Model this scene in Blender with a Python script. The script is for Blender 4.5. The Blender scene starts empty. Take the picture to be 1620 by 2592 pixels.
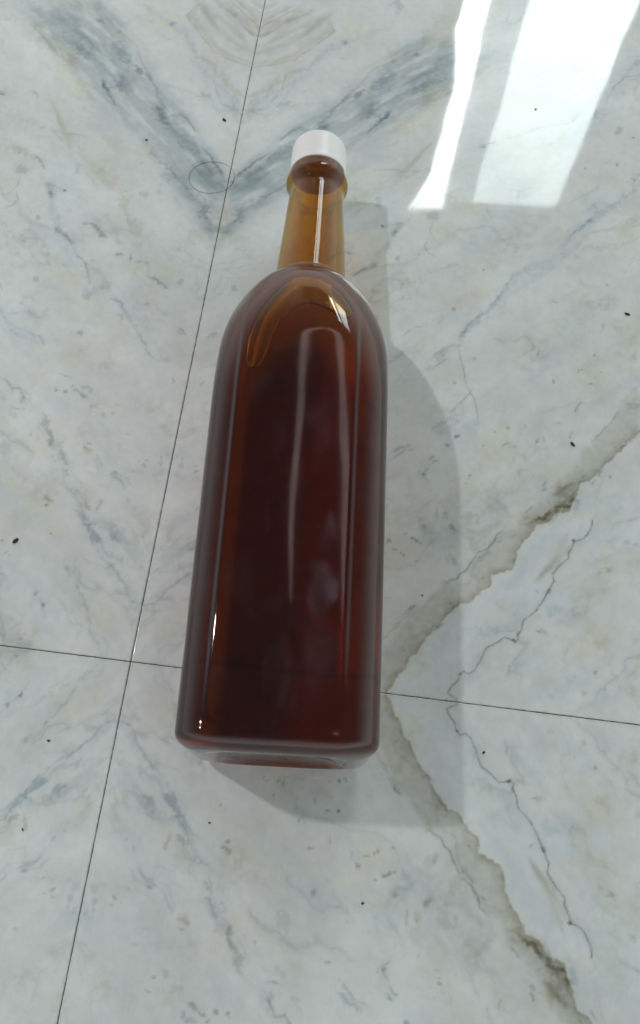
import bpy, bmesh, math
import numpy as np
from mathutils import Matrix, Vector

S = bpy.context.scene
COLL = S.collection
WORLD_L, WORLD_R = (0.435, 0.422, 0.43), (0.52, 0.57, 0.545)
WORLD_BACK, WORLD_FRONT, CEIL = 1.25, 0.86, 0.33
LAMP_P, LAMP_W, LAMP_SIZE = (-0.68, 0.355, 1.15), 4.0, 0.045

# ------------------------------------------------------------ camera
CAM_H = 0.36365
TILT, ROLL, FPX = 0.37379, 0.06353, 2126.35
cam_d = bpy.data.cameras.new('camera')
cam = bpy.data.objects.new('camera', cam_d)
COLL.objects.link(cam)
Rt = Matrix.Rotation(TILT, 4, 'X')
Rr = Matrix.Rotation(ROLL, 4, 'Z')
cam.matrix_world = Matrix.Translation((0, 0, CAM_H)) @ Rt @ Rr
cam_d.sensor_fit = 'HORIZONTAL'
cam_d.sensor_width = 36.0
cam_d.lens = 36.0 * FPX / 1620.0
cam_d.clip_start = 0.01
cam_d.clip_end = 50.0
S.camera = cam

# ------------------------------------------------------------ exposure, render
S.view_settings.view_transform = 'Standard'
S.view_settings.look = 'None'
S.view_settings.exposure = 0.0
S.view_settings.gamma = 1.0
S.render.engine = 'CYCLES'
cy = S.cycles
cy.use_denoising = True
cy.max_bounces = 24
cy.transmission_bounces = 20
cy.glossy_bounces = 8
cy.diffuse_bounces = 4
cy.transparent_max_bounces = 24
cy.caustics_reflective = True
cy.caustics_refractive = True
cy.blur_glossy = 0.3
cy.sample_clamp_indirect = 6.0

# ------------------------------------------------------------ room light (soft, even)
W = bpy.data.worlds.new('World')
S.world = W
W.use_nodes = True
wn, wl = W.node_tree.nodes, W.node_tree.links
wn.clear()
wo = wn.new('ShaderNodeOutputWorld')
wb = wn.new('ShaderNodeBackground')
wt = wn.new('ShaderNodeTexCoord')
sx = wn.new('ShaderNodeSeparateXYZ')
wl.new(wt.outputs['Generated'], sx.inputs[0])
# the room is paler and greener towards the door (+x, +y), warmer and dimmer behind
rx = wn.new('ShaderNodeMapRange'); rx.inputs[1].default_value = -0.5; rx.inputs[2].default_value = 0.5
wl.new(sx.outputs[0], rx.inputs[0])
cx = wn.new('ShaderNodeMix'); cx.data_type = 'RGBA'
cx.inputs[6].default_value = (*WORLD_L, 1)
cx.inputs[7].default_value = (*WORLD_R, 1)
wl.new(rx.outputs[0], cx.inputs[0])
ry = wn.new('ShaderNodeMapRange'); ry.inputs[1].default_value = -0.9; ry.inputs[2].default_value = 0.9
ry.inputs[3].default_value = WORLD_BACK; ry.inputs[4].default_value = WORLD_FRONT
wl.new(sx.outputs[1], ry.inputs[0])
# walls lit by the daylight, the ceiling in half shade
rz = wn.new('ShaderNodeMapRange'); rz.interpolation_type = 'SMOOTHSTEP'
rz.inputs[1].default_value = 0.12; rz.inputs[2].default_value = 0.92; rz.inputs[3].default_value = 2.15; rz.inputs[4].default_value = CEIL
wl.new(sx.outputs[2], rz.inputs[0])
rm = wn.new('ShaderNodeMath'); rm.operation = 'MULTIPLY'
wl.new(ry.outputs[0], rm.inputs[0]); wl.new(rz.outputs[0], rm.inputs[1])
wl.new(cx.outputs[2], wb.inputs['Color'])
wl.new(rm.outputs[0], wb.inputs['Strength'])
wl.new(wb.outputs[0], wo.inputs['Surface'])

# ------------------------------------------------------------ lamp up to the left: the bottle's hard shadow
ld = bpy.data.lights.new('room_lamp', 'AREA')
ld.shape = 'DISK'; ld.size = LAMP_SIZE
ld.energy = LAMP_W
ld.color = (1.0, 0.985, 0.97)
lamp = bpy.data.objects.new('room_lamp', ld)
COLL.objects.link(lamp)
lamp.location = LAMP_P
lamp.rotation_euler = (Vector((0.0, 0.15, 0.0)) - Vector(LAMP_P)).to_track_quat('-Z', 'Y').to_euler()

# ------------------------------------------------------------ tuned values
FLOOR_K = 1.0
WALL_TINT = (0.80, 0.63, 0.20)
LIQ_D, LIQ_C = 150.0, (0.941, 0.862, 0.28)
NECK_T = 0.85
PANEL_STEP = 1.1
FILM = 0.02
POCKET_D = 4.2
PANE_S = 8.3
# reflection haze painted on the glass: x, y, radius x, radius y (m), strength
HAZE_PATCHES = [(0.018, 0.064, 0.0055, 0.012, 0.16), (0.019, 0.088, 0.005, 0.010, 0.08), (0.014, 0.128, 0.006, 0.014, 0.03), (0.012, 0.040, 0.015, 0.022, 0.025)]
POCKET_MM = [(-21.8, 148.7), (-22.7, 153.3), (-22.4, 161.5), (-20.6, 170.6), (-18.1, 178.1), (-14.0, 185.7), (-9.3, 192.9), (-5.3, 196.4), (-0.1, 197.7), (5.3, 196.5), (10.7, 193.3), (15.1, 188.5), (18.4, 183.0), (19.8, 179.0), (19.2, 176.4), (16.7, 174.0), (14.1, 174.8), (11.4, 177.0), (7.1, 179.5), (3.5, 180.9), (0.3, 181.0), (-3.2, 179.1), (-7.1, 175.8), (-10.4, 171.3), (-12.1, 166.4), (-13.6, 159.1), (-15.1, 153.2), (-17.3, 149.0), (-20.2, 147.9)]
STREAK_S = 1.8

# ------------------------------------------------------------ marble features: kind, (u, v) in 0.1 mm from the joints, width mm, tint, strength, softness
# l = vein along a line, p = patch with this outline, b = blot (centre and two radii)
MARBLE = [
  ('p',[1430,3862,979,3930,714,3648,558,3364,313,3105,119,2820,10,2643,40,2274,42,2290,174,2457,415,2748,543,2914,685,3020,882,3201,1038,3344,1255,3568],7.15,'bg2',0.95,0),
  ('p',[269,2663,114,2791,6,2628,25,2299,60,2330],5.73,'bg2',0.7,0),
  ('l',[1247,3854,1078,3682,895,3483,751,3336,666,3167],6.78,'db',0.32,1),
  ('l',[1350,3695,1166,3512,1030,3362],5.55,'tan',0.5,1),
  ('l',[497,3175,437,3055,344,2943],3.58,'db',0.4,1),
  ('l',[321,2946,206,2839,105,2732],4.69,'bg',0.6,1),
  ('b',[638,3394,614,3357,654,3377],0.0,'dg',0.8,0),
  ('b',[582,3360,556,3321,594,3347],0.0,'db',0.5,0),
  ('b',[442,3079,411,3015,460,3066],0.0,'db',0.7,0),
  ('b',[780,3535,707,3454,798,3503],0.0,'db',0.55,0),
  ('b',[1039,3539,957,3474,1054,3498],0.0,'db',0.55,0),
  ('b',[719,3274,684,3222,741,3250],0.0,'db',0.6,0),
  ('b',[801,3254,780,3210,816,3244],0.0,'dg',0.6,0),
  ('b',[292,2919,221,2853,311,2883],0.0,'db',0.35,0),
  ('b',[151,2725,95,2664,175,2689],0.0,'db',0.4,0),
  ('b',[338,2654,300,2613,355,2628],0.0,'db',0.5,0),
  ('b',[118,2469,155,2520,141,2443],0.0,'db',0.5,0),
  ('b',[99,2424,68,2391,115,2401],0.0,'db',0.55,0),
  ('b',[8,2332,53,2329,9,2299],0.0,'db',0.4,0),
  ('b',[366,3066,346,3079,344,3018],0.0,'db',0.4,0),
  ('b',[953,3754,930,3735,960,3737],0.0,'db',0.7,0),
  ('b',[811,3687,794,3668,820,3672],0.0,'dbr',0.5,0),
  ('b',[1055,3417,992,3349,1076,3381],0.0,'pk',0.8,0),
  ('b',[896,3150,836,3158,875,3056],0.0,'tan',0.6,0),
  ('b',[536,2420,503,2425,523,2357],0.0,'tan',0.7,0),
  ('b',[441,2291,416,2315,401,2235],0.0,'tan',0.7,0),
  ('b',[643,2595,558,2531,663,2547],0.0,'pk',0.8,0),
  ('b',[498,2721,480,2723,495,2706],0.0,'tan',0.8,0),
  ('b',[1190,2713,1130,2696,1191,2685],0.0,'br',0.5,0),
  ('b',[964,2274,948,2276,959,2255],0.0,'db',0.6,0),
  ('b',[1128,2586,1083,2593,1120,2554],0.0,'dg',0.35,0),
  ('b',[834,2635,815,2630,836,2593],0.0,'bg',0.8,0),
  ('b',[514,3802,494,3805,511,3781],0.0,'db',0.55,0),
  ('b',[1200,3138,1165,3112,1205,3122],0.0,'db',0.4,0),
  ('b',[353,2548,337,2546,351,2505],0.0,'bg',0.6,0),
  ('b',[432,2507,412,2510,427,2479],0.0,'tan',0.8,0),
  ('b',[1174,2886,1066,2831,1189,2803],0.0,'tan',0.35,0),
  ('b',[1404,3758,1276,3688,1416,3679],0.0,'gg',0.5,0),
  ('l',[911,3329,814,3227,722,3110,646,2978],1.56,'wh',0.9,0.7),
  ('l',[552,2960,461,2864,386,2782,303,2688,212,2538],1.4,'wh',0.8,0.8),
  ('l',[843,3305,784,3199,716,3111],0.84,'dg',0.7,0.8),
  ('l',[461,2833,417,2763,334,2699,261,2620,166,2545],1.27,'db',0.6,0.8),
  ('l',[551,3332,476,3195,425,3121],1.33,'db',0.5,0.8),
  ('l',[393,3142,319,3072,264,3001,255,2948],0.83,'wh',0.9,0.5),
  ('l',[363,3114,307,3074,238,2989],0.48,'br',0.7,0.6),
  ('l',[185,2888,117,2806,56,2723,12,2650],0.82,'dg',0.75,0.7),
  ('l',[956,3825,811,3687,704,3598,641,3470,551,3332],0.99,'tan',0.6,0.8),
  ('l',[1093,3105,1032,3001,968,2884,897,2755],1.53,'tan',0.75,0.9),
  ('l',[1078,2691,1010,2610],0.81,'dg',0.7,0.8),
  ('l',[1274,2809,1163,2702,1046,2658],1.97,'gg',0.9,0.9),
  ('l',[1024,2571,947,2493,896,2326,839,2207,766,2161,713,2079],2.02,'bg',0.8,0.9),
  ('l',[876,2244,830,2194,780,2173,735,2124],0.67,'db',0.6,0.9),
  ('l',[730,2281,666,2276,629,2236,582,2201],1.23,'dg',0.65,0.8),
  ('l',[1120,2439,1104,2384,1118,2338,1179,2308],0.51,'dg',0.4,0.8),
  ('l',[1389,3110,1352,3100],0.72,'dg',0.7,0.8),
  ('l',[777,3961,599,3843,464,3738,302,3537,223,3514],2.51,'bg',0.55,1),
  ('l',[423,4014,409,3971,442,3884,416,3825,319,3707,240,3615,143,3560,51,3531,4,3517],0.56,'dbr',0.34,0.9),
  ('l',[398,3981,418,3870,328,3759,232,3642,135,3587,3,3547],2.76,'tan',0.7,1),
  ('l',[250,3527,208,3500,199,3383,173,3304,124,3213,45,3176,9,3144],0.61,'db',0.45,0.9),
  ('l',[151,3457,111,3363,26,3293],2.69,'tan',0.6,1),
  ('l',[297,4033,163,3926,61,3852,4,3773],3.43,'pk2',0.9,1),
  ('l',[170,4052,80,3975,9,3880],2.17,'pk2',0.9,1),
  ('l',[370,4004,236,3897,86,3759,3,3694],5.69,'pk2',0.5,1),
  ('l',[81,4066,4,4004],1.93,'pk2',0.8,1),
  ('l',[210,2597,118,2464,49,2331],0.57,'wh',0.5,0.9),
  ('l',[322,4029,191,3940,84,3830,4,3738],1.02,'pk2',0.8,1),
  ('l',[221,4045,86,3929,4,3844],0.89,'pk2',0.7,1),
  ('l',[411,4016,277,3837,141,3707,2,3624],2.52,'tan',0.8,1),
  ('l',[132,4058,4,3950],0.77,'pk2',0.7,1),
  ('l',[409,3572,276,3456,125,3295,12,3120],1.83,'bg',0.4,1),
  ('l',[461,3792,335,3583,170,3421],1.62,'bg',0.45,1),
  ('l',[2276,3797,2185,3758,2122,3673,2078,3566,2072,3516],0.63,'db',0.5,0.8),
  ('l',[2071,3491,2022,3463,1974,3356,1938,3208],0.98,'dg',0.4,0.8),
  ('l',[2259,2947,2126,2809,2010,2691,1896,2574,1817,2465],1.51,'bg',0.95,0.8),
  ('l',[2010,2698,1941,2623,1873,2543],0.69,'db',0.5,0.8),
  ('l',[1871,2773,1975,2862,2045,2931],0.82,'bg',0.6,0.9),
  ('l',[1459,3158,1412,3135,1359,3115],0.6,'dg',0.6,0.8),
  ('l',[1409,2708,1434,2653,1463,2571],0.81,'bg',0.7,0.9),
  ('l',[1129,2553,1123,2481,1156,2415,1220,2396],0.46,'db',0.4,0.8),
  ('b',[2143,3332,2164,3358,2154,3317],0.0,'db',0.55,0),
  ('b',[2135,3081,2145,3082,2134,3067],0.0,'dg',0.6,0),
  ('b',[1951,3031,1961,3033,1951,3021],0.0,'dg',0.7,0),
  ('b',[2227,3297,2234,3298,2227,3287],0.0,'bk',0.8,0),
  ('b',[2228,2987,2242,2989,2228,2972],0.0,'db',0.5,0),
  ('b',[809,4145,848,4151,815,4073],0.0,'db',0.45,0),
  ('b',[2250,3896,2267,3885,2230,3848],0.0,'bg',0.5,0),
  ('b',[2209,3702,2259,3710,2209,3675],0.0,'pk',0.7,0),
  ('b',[871,2481,880,2482,872,2470],0.0,'bk',0.8,0),
  ('b',[937,2448,953,2450,939,2425],0.0,'dg',0.7,0),
  ('b',[523,3789,540,3814,532,3777],0.0,'db',0.4,0),
  ('b',[1963,2845,1980,2847,1963,2830],0.0,'gg',0.8,0),
  ('l',[726,2078,696,2057,650,2018,625,1961,598,1896],0.53,'dg',0.5,0.9),
  ('l',[635,1857,583,1844,540,1875,478,1888],2.4,'bg',0.8,0.9),
  ('l',[477,1825,429,1812,386,1760,333,1701,307,1648,269,1597],1.35,'bg',1,0.8),
  ('l',[477,1825,429,1812,392,1769],0.72,'db',0.5,0.8),
  ('l',[284,1614,259,1589,229,1538,204,1512],0.62,'db',0.6,0.8),
  ('l',[208,1513,166,1496,91,1520],1.32,'bg',0.6,0.9),
  ('l',[400,2072,342,2070,318,2034,314,1994],0.73,'dg',0.4,0.9),
  ('l',[326,1988,288,1983,245,1954,198,1921],0.89,'dg',0.65,0.8),
  ('l',[914,1587,863,1577,819,1560,794,1554],0.31,'dg',0.5,0.8),
  ('l',[792,1564,764,1540,742,1506],0.39,'dg',0.5,0.8),
  ('l',[935,1733,886,1716,847,1674],0.32,'dg',0.45,0.8),
  ('l',[909,1293,870,1279,842,1245,806,1254,780,1214,758,1173],0.53,'dg',0.55,0.8),
  ('l',[797,1142,750,1139],0.45,'dg',0.5,0.8),
  ('l',[635,1357,598,1348,558,1336],0.34,'dg',0.55,0.8),
  ('l',[545,1280,508,1263,469,1242],0.68,'dg',0.7,0.8),
  ('l',[671,1039,644,992],0.45,'bg',0.8,0.8),
  ('l',[661,1100,634,1061,600,1014,582,958],0.89,'dg',0.45,0.8),
  ('l',[579,958,544,922,508,893,476,873],1.84,'dg',0.36,0.8),
  ('l',[502,870,477,800],0.51,'db',0.45,0.9),
  ('l',[473,776,435,741,371,686],1.09,'bg',0.7,1),
  ('l',[365,929,331,876],0.52,'bg',0.7,0.9),
  ('l',[262,848,225,833,190,809],0.51,'bg',0.9,0.9),
  ('l',[99,1695,81,1683,52,1655],0.47,'dg',0.5,0.8),
  ('l',[110,1688,76,1653],0.55,'dg',0.35,0.9),
  ('l',[790,2029,734,1966,701,1931],0.97,'bg',0.5,1),
  ('b',[493,2100,474,2103,491,2090],0.0,'dg',0.6,0),
  ('b',[426,2074,416,2077,417,2049],0.0,'dg',0.5,0),
  ('b',[286,1827,273,1829,281,1804],0.0,'dbr',0.45,0),
  ('b',[285,1822,245,1828,281,1803],0.0,'pk',0.8,0),
  ('b',[396,1716,389,1720,386,1698],0.0,'dbr',0.6,0),
  ('b',[388,1731,357,1736,380,1695],0.0,'tan',0.5,0),
  ('b',[143,1970,125,1973,140,1953],0.0,'db',0.5,0),
  ('b',[622,2042,613,2043,620,2030],0.0,'db',0.4,0),
  ('b',[580,1597,571,1606,570,1584],0.0,'dg',0.5,0),
  ('b',[633,1264,621,1265,631,1255],0.0,'dg',0.7,0),
  ('b',[574,1263,563,1255,579,1253],0.0,'dg',0.7,0),
  ('b',[418,980,408,981,415,968],0.0,'dbr',0.6,0),
  ('b',[406,977,384,980,402,961],0.0,'tan',0.6,0),
  ('b',[320,1179,308,1181,318,1171],0.0,'dg',0.5,0),
  ('b',[371,686,359,687,368,675],0.0,'dg',0.5,0),
  ('b',[595,1828,564,1832,589,1800],0.0,'bg',0.8,0),
  ('b',[522,1902,493,1906,515,1873],0.0,'bg',0.8,0),
  ('b',[889,1891,876,1892,884,1871],0.0,'dg',0.35,0),
  ('b',[244,1472,233,1472,243,1451],0.0,'pk',0.9,0),
  ('b',[415,1440,369,1446,407,1405],0.0,'tan',0.55,0),
  ('b',[497,1530,402,1505,503,1469],0.0,'tan',0.25,0),
  ('b',[402,1238,364,1243,395,1204],0.0,'tan',0.4,0),
  ('b',[78,1387,71,1388,76,1374],0.0,'dg',0.4,0),
  ('b',[51,954,59,970,60,948],0.0,'bg',0.9,0),
  ('b',[125,922,119,923,124,916],0.0,'dg',0.5,0),
  ('b',[923,1735,912,1737,921,1728],0.0,'dg',0.5,0),
  ('b',[654,817,565,796,658,771],0.0,'pk',0.6,0),
  ('b',[586,721,521,730,576,683],0.0,'pk',0.5,0),
  ('b',[417,1166,387,1164,417,1153],0.0,'pk',0.8,0),
  ('l',[1836,2433,1737,2364,1658,2316,1600,2260,1554,2175,1499,2079,1458,2009,1398,1949,1362,1899,1335,1855,1318,1788],1.67,'bg',0.95,0.8),
  ('l',[1572,2226,1540,2156,1498,2085,1457,2015],0.69,'db',0.5,0.8),
  ('l',[1547,2080,1520,2035],0.78,'bg',0.9,0.8),
  ('l',[1444,1996,1388,1948,1348,1880,1327,1826],0.68,'db',0.45,0.9),
  ('l',[1318,1788,1255,1757,1201,1708,1175,1672],0.76,'bg',0.9,0.8),
  ('l',[1208,1737,1249,1698,1186,1646,1133,1595],2.37,'bg',0.6,1),
  ('l',[1268,1701,1196,1636],0.38,'dg',0.5,0.8),
  ('l',[1318,1785,1332,1709,1352,1646,1356,1603,1371,1551,1390,1516,1412,1487,1430,1411,1443,1350],0.28,'dg',0.75,0.6),
  ('l',[1404,1550,1388,1516,1348,1463,1301,1394],0.33,'dg',0.6,0.7),
  ('l',[1122,1876,1076,1848,1027,1797],0.48,'db',0.5,0.8),
  ('l',[1147,1178,1094,1156,1034,1113],0.72,'dg',0.45,0.9),
  ('l',[1730,1807,1719,1775],0.48,'dg',0.8,0.8),
  ('l',[1941,1542,1918,1507,1909,1469],0.47,'dg',0.7,0.8),
  ('l',[1898,1374,1883,1325],0.46,'dg',0.6,0.8),
  ('l',[1260,1123,1237,1122,1225,1098],0.45,'dg',0.65,0.8),
  ('l',[1213,1087,1189,1039,1217,1018],0.4,'dg',0.65,0.8),
  ('l',[1234,1933,1198,1893],0.58,'bg',0.7,0.9),
  ('b',[1335,1855,1356,1873,1347,1835],0.0,'db',0.5,0),
  ('b',[1229,1718,1272,1742,1238,1694],0.0,'db',0.25,0),
  ('b',[1280,2006,1293,2008,1280,1996],0.0,'dg',0.6,0),
  ('b',[1426,2260,1435,2261,1427,2251],0.0,'dg',0.7,0),
  ('b',[1332,1271,1342,1283,1339,1264],0.0,'bk',0.7,0),
  ('b',[1294,1216,1307,1217,1295,1204],0.0,'dg',0.7,0),
  ('b',[1305,1564,1314,1572,1310,1555],0.0,'dg',0.5,0),
  ('b',[1724,1294,1731,1294,1721,1278],0.0,'dg',0.7,0),
  ('b',[1625,1251,1632,1252,1625,1237],0.0,'dg',0.5,0),
  ('b',[1764,1310,1770,1312,1768,1292],0.0,'dg',0.5,0),
  ('b',[1648,1104,1655,1105,1648,1088],0.0,'dg',0.5,0),
  ('b',[1418,1054,1429,1056,1419,1047],0.0,'dg',0.6,0),
  ('b',[1471,1233,1482,1239,1473,1226],0.0,'dg',0.6,0),
  ('b',[1570,1259,1591,1276,1574,1252],0.0,'dg',0.45,0),
  ('b',[1585,1343,1592,1345,1588,1325],0.0,'dg',0.5,0),
  ('b',[1662,1353,1668,1355,1666,1333],0.0,'dg',0.4,0),
  ('b',[1523,1319,1530,1320,1524,1311],0.0,'bk',0.6,0),
  ('b',[1924,1710,1929,1709,1921,1690],0.0,'dg',0.8,0),
  ('b',[1945,1726,1951,1726,1945,1719],0.0,'bk',0.7,0),
  ('b',[1987,1655,1995,1656,1987,1647],0.0,'bk',0.5,0),
  ('b',[2034,1724,2042,1725,2034,1718],0.0,'dg',0.7,0),
  ('b',[2011,1817,2018,1818,2011,1812],0.0,'bk',0.6,0),
  ('b',[1801,2109,1818,2104,1798,2100],0.0,'dg',0.5,0),
  ('b',[2080,1145,2087,1146,2079,1138],0.0,'dg',0.6,0),
  ('b',[1765,1050,1779,1057,1768,1043],0.0,'dg',0.5,0),
  ('b',[2033,1164,2048,1186,2040,1158],0.0,'db',0.75,0),
  ('b',[2001,1115,2013,1132,2008,1110],0.0,'db',0.6,0),
  ('b',[1521,2018,1579,2026,1523,1972],0.0,'bg',0.25,0),
  ('b',[1183,1629,1201,1631,1184,1607],0.0,'pk',0.9,0),
  ('b',[2080,2248,2088,2249,2080,2238],0.0,'dg',0.5,0),
  ('b',[1831,1401,1850,1400,1831,1395],0.0,'dg',0.5,0),
  ('b',[1045,1754,1056,1756,1046,1743],0.0,'tan',0.8,0),
  ('b',[1221,1414,1240,1417,1223,1394],0.0,'tan',0.6,0),
  ('b',[1804,1633,1810,1636,1809,1619],0.0,'dg',0.6,0),
  ('b',[1200,1075,1227,1079,1203,1026],0.0,'gg',0.5,0),
  ('b',[1400,1719,1416,1732,1405,1710],0.0,'dg',0.3,0),
  ('b',[2045,1991,2053,1992,2045,1964],0.0,'dg',0.35,0),
  ('b',[2211,1827,2230,1830,2210,1799],0.0,'tan',0.9,0),
  ('b',[2211,1556,2248,1561,2210,1524],0.0,'br',0.55,0),
  ('b',[2160,1944,2218,1952,2159,1843],0.0,'tan',0.6,0),
  ('b',[2034,1586,2113,1564,2008,1503],0.0,'tan',0.35,0),
  ('p',[2234,1677,2165,1619,2108,1511,2061,1411,1997,1330,1933,1261,1898,1176,1836,1099,1792,1034,1732,959,1663,895,1630,834,1562,797,1546,758,1513,708,1471,689,1447,644,1424,596,1384,555,1335,513,1271,452,1193,373,1140,297,1097,215,1064,128,1070,2,1108,2,1159,74,1194,144,1238,216,1283,281,1322,328,1360,385,1395,433,1441,439,1490,489,1530,538,1545,585,1595,609,1633,641,1644,679,1677,747,1709,826,1735,857,1787,883,1847,938,1874,941,1917,1021,1943,1093,1988,1128,2042,1185,2106,1263,2161,1331,2228,1407],0.45,'vt',1.0,26),
  ('l',[2228,1402,2161,1329,2124,1306],0.55,'dbr',0.5,0.8),
  ('l',[1881,1105,1855,1052,1838,982,1812,933],3.13,'dbr',0.42,1),
  ('l',[2033,1184,1979,1167,1943,1123],0.63,'dbr',0.45,0.9),
  ('l',[2127,1524,2089,1445,2034,1376,1988,1319],0.56,'br',0.6,0.8),
  ('l',[1821,935,1769,899,1708,868],1.15,'dbr',0.55,0.9),
  ('l',[1330,329,1295,299],0.42,'bk',0.6,0.8),
  ('l',[1387,423,1363,403],0.38,'dbr',0.6,0.8),
  ('l',[1545,580,1534,543,1514,514],0.3,'dbr',0.6,0.7),
  ('l',[1596,820,1553,787,1544,749,1513,712,1471,691,1447,646,1424,596,1399,580,1382,553,1334,524],0.35,'dg',0.8,0.7),
  ('l',[1343,523,1304,474,1256,424],1.27,'tan',0.7,1),
  ('l',[1449,608,1412,514,1388,476],1.28,'wh',0.5,1),
  ('l',[1910,782,1842,713,1791,652,1746,592],1.99,'tan',0.85,0.9),
  ('l',[1997,914,1987,871,1975,849,1952,818,1915,800,1902,767,1889,742,1888,714,1851,678,1817,633,1822,593,1798,552,1786,517,1765,480,1737,441,1688,393,1684,357,1667,314],0.28,'bk',0.9,0.5),
  ('l',[1653,295,1611,310,1583,284,1535,251,1523,227,1508,195,1484,147,1458,129,1435,138,1420,124,1414,95,1385,57,1374,35],0.27,'bk',0.85,0.5),
  ('l',[1374,35,1395,18,1420,6],0.49,'dg',0.75,0.7),
  ('l',[1371,15,1368,0],0.41,'tan',0.9,0.7),
  ('l',[1846,700,1813,628],0.52,'dg',0.4,0.9),
  ('b',[1915,799,1925,800,1915,792],0.0,'bk',0.8,0),
  ('b',[1798,547,1808,548,1798,536],0.0,'bk',0.6,0),
  ('b',[1647,301,1660,298,1645,295],0.0,'bk',0.8,0),
  ('b',[1422,125,1431,131,1426,119],0.0,'bk',0.9,0),
  ('b',[1993,902,2000,902,1993,888],0.0,'bk',0.5,0),
  ('b',[1670,325,1676,325,1667,306],0.0,'bk',0.6,0),
  ('b',[1764,358,1770,363,1766,354],0.0,'dg',0.9,0),
  ('b',[1768,357,1788,359,1768,345],0.0,'gg',0.8,0),
  ('b',[1631,161,1641,156,1621,141],0.0,'db',0.45,0),
  ('b',[1969,105,1982,106,1969,89],0.0,'bg',1,0),
  ('b',[2010,192,2016,192,2010,184],0.0,'dg',0.7,0),
  ('b',[1924,169,1929,169,1924,164],0.0,'dg',0.6,0),
  ('b',[1823,79,1835,80,1824,61],0.0,'gg',0.9,0),
  ('b',[1072,693,1079,692,1071,678],0.0,'dg',0.7,0),
  ('b',[1089,646,1101,648,1089,641],0.0,'dg',0.6,0),
  ('b',[1135,634,1141,635,1135,626],0.0,'dg',0.7,0),
  ('b',[1185,705,1193,706,1186,696],0.0,'dg',0.8,0),
  ('b',[1205,705,1212,706,1206,698],0.0,'dg',0.7,0),
  ('b',[1138,729,1149,730,1139,724],0.0,'dg',0.5,0),
  ('b',[1225,787,1238,788,1226,776],0.0,'dg',0.5,0),
  ('b',[1196,608,1202,609,1196,602],0.0,'dg',0.5,0),
  ('b',[1352,789,1370,791,1354,767],0.0,'br',0.4,0),
  ('b',[1366,639,1378,640,1367,621],0.0,'br',0.6,0),
  ('b',[1343,528,1369,541,1347,518],0.0,'dbr',0.45,0),
  ('b',[1347,533,1363,538,1348,527],0.0,'wh',0.8,0),
  ('b',[1708,863,1734,866,1709,848],0.0,'dbr',0.6,0),
  ('b',[2066,678,2079,684,2068,673],0.0,'bg',1,0),
  ('b',[2027,650,2038,658,2031,645],0.0,'bg',1,0),
  ('b',[2154,831,2166,833,2154,820],0.0,'dg',0.4,0),
  ('b',[2189,822,2213,815,2186,813],0.0,'bg',1,0),
  ('b',[1837,497,1908,533,1852,458],0.0,'bw',0.9,0),
  ('b',[1313,850,1331,852,1315,831],0.0,'tan',0.8,0),
  ('b',[1432,771,1510,781,1435,716],0.0,'tan',0.5,0),
  ('b',[1498,669,1508,667,1494,657],0.0,'br',0.5,0),
  ('b',[1496,574,1503,575,1496,569],0.0,'dg',0.5,0),
  ('b',[1880,433,1930,439,1880,398],0.0,'bg',0.5,0),
  ('b',[2052,335,2076,338,2051,301],0.0,'tan',0.5,0),
  ('b',[2185,360,2201,362,2185,344],0.0,'pk',1,0),
  ('b',[2169,133,2185,135,2168,112],0.0,'gg',0.9,0),
  ('b',[1531,320,1573,351,1545,300],0.0,'gg',0.8,0),
  ('b',[1079,419,1104,422,1080,402],0.0,'gg',0.8,0),
  ('l',[1215,410,1184,371,1154,333],0.5,'dg',0.45,0.9),
  ('l',[1154,333,1108,276,1071,233],0.75,'dg',0.3,0.9),
  ('p',[1408,426,1459,432,1556,532,1654,635,1736,820,1848,909,1988,899,1902,785,1809,627,1777,507,1680,373,1656,319,1582,301,1519,234,1473,154,1425,131,1381,60,1303,6,1124,12,1211,146,1324,295],3.0,'bw',0.55,0),
  ('l',[1364,317,1309,158,1239,92],2.89,'bg',0.35,1),
  ('l',[377,651,333,602,316,573,282,516,265,492,224,448,182,423,143,387,120,364,95,331,71,283,50,264,15,250],0.53,'db',0.42,0.8),
  ('l',[325,611,280,609,217,586,149,541],1.43,'bg',0.5,1),
  ('l',[271,502,199,436,130,378,67,312,6,255],1.75,'bg',0.45,1),
  ('l',[53,265,34,258],0.55,'db',0.6,0.9),
  ('l',[149,401,128,371],0.42,'dg',0.4,0.8),
  ('l',[215,579,84,466,15,407],1.42,'bg',0.5,1),
  ('l',[502,279,471,239,434,194,412,139],0.48,'dbr',0.3,0.9),
  ('l',[552,72,521,101],0.48,'dg',0.4,0.9),
  ('l',[279,156,237,126],0.68,'bg',0.8,0.9),
  ('l',[396,419,360,371,349,335],0.91,'gg',0.9,0.9),
  ('b',[486,530,480,531,485,524],0.0,'dg',0.8,0),
  ('b',[436,194,429,185,431,198],0.0,'dg',0.5,0),
  ('b',[263,138,251,131,260,143],0.0,'dg',0.4,0),
  ('b',[264,135,257,136,262,128],0.0,'db',0.6,0),
  ('b',[306,298,302,299,305,295],0.0,'bk',0.6,0),
  ('b',[496,44,483,46,494,35],0.0,'dg',0.35,0),
  ('b',[358,375,341,377,354,359],0.0,'dg',0.25,0),
  ('b',[434,190,428,191,432,179],0.0,'dbr',0.5,0),
  ('b',[473,246,465,248,470,234],0.0,'dg',0.4,0),
  ('b',[480,245,468,236,473,253],0.0,'pk',0.9,0),
  ('b',[314,304,309,303,314,307],0.0,'dg',0.6,0),
  ('b',[414,144,408,143,413,151],0.0,'gg',0.9,0),
  ('b',[367,374,357,373,363,389],0.0,'gg',0.9,0),
  ('b',[483,61,472,60,481,68],0.0,'pk',0.9,0),
  ('b',[447,99,420,103,432,38],0.0,'tan',0.35,0),
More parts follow.
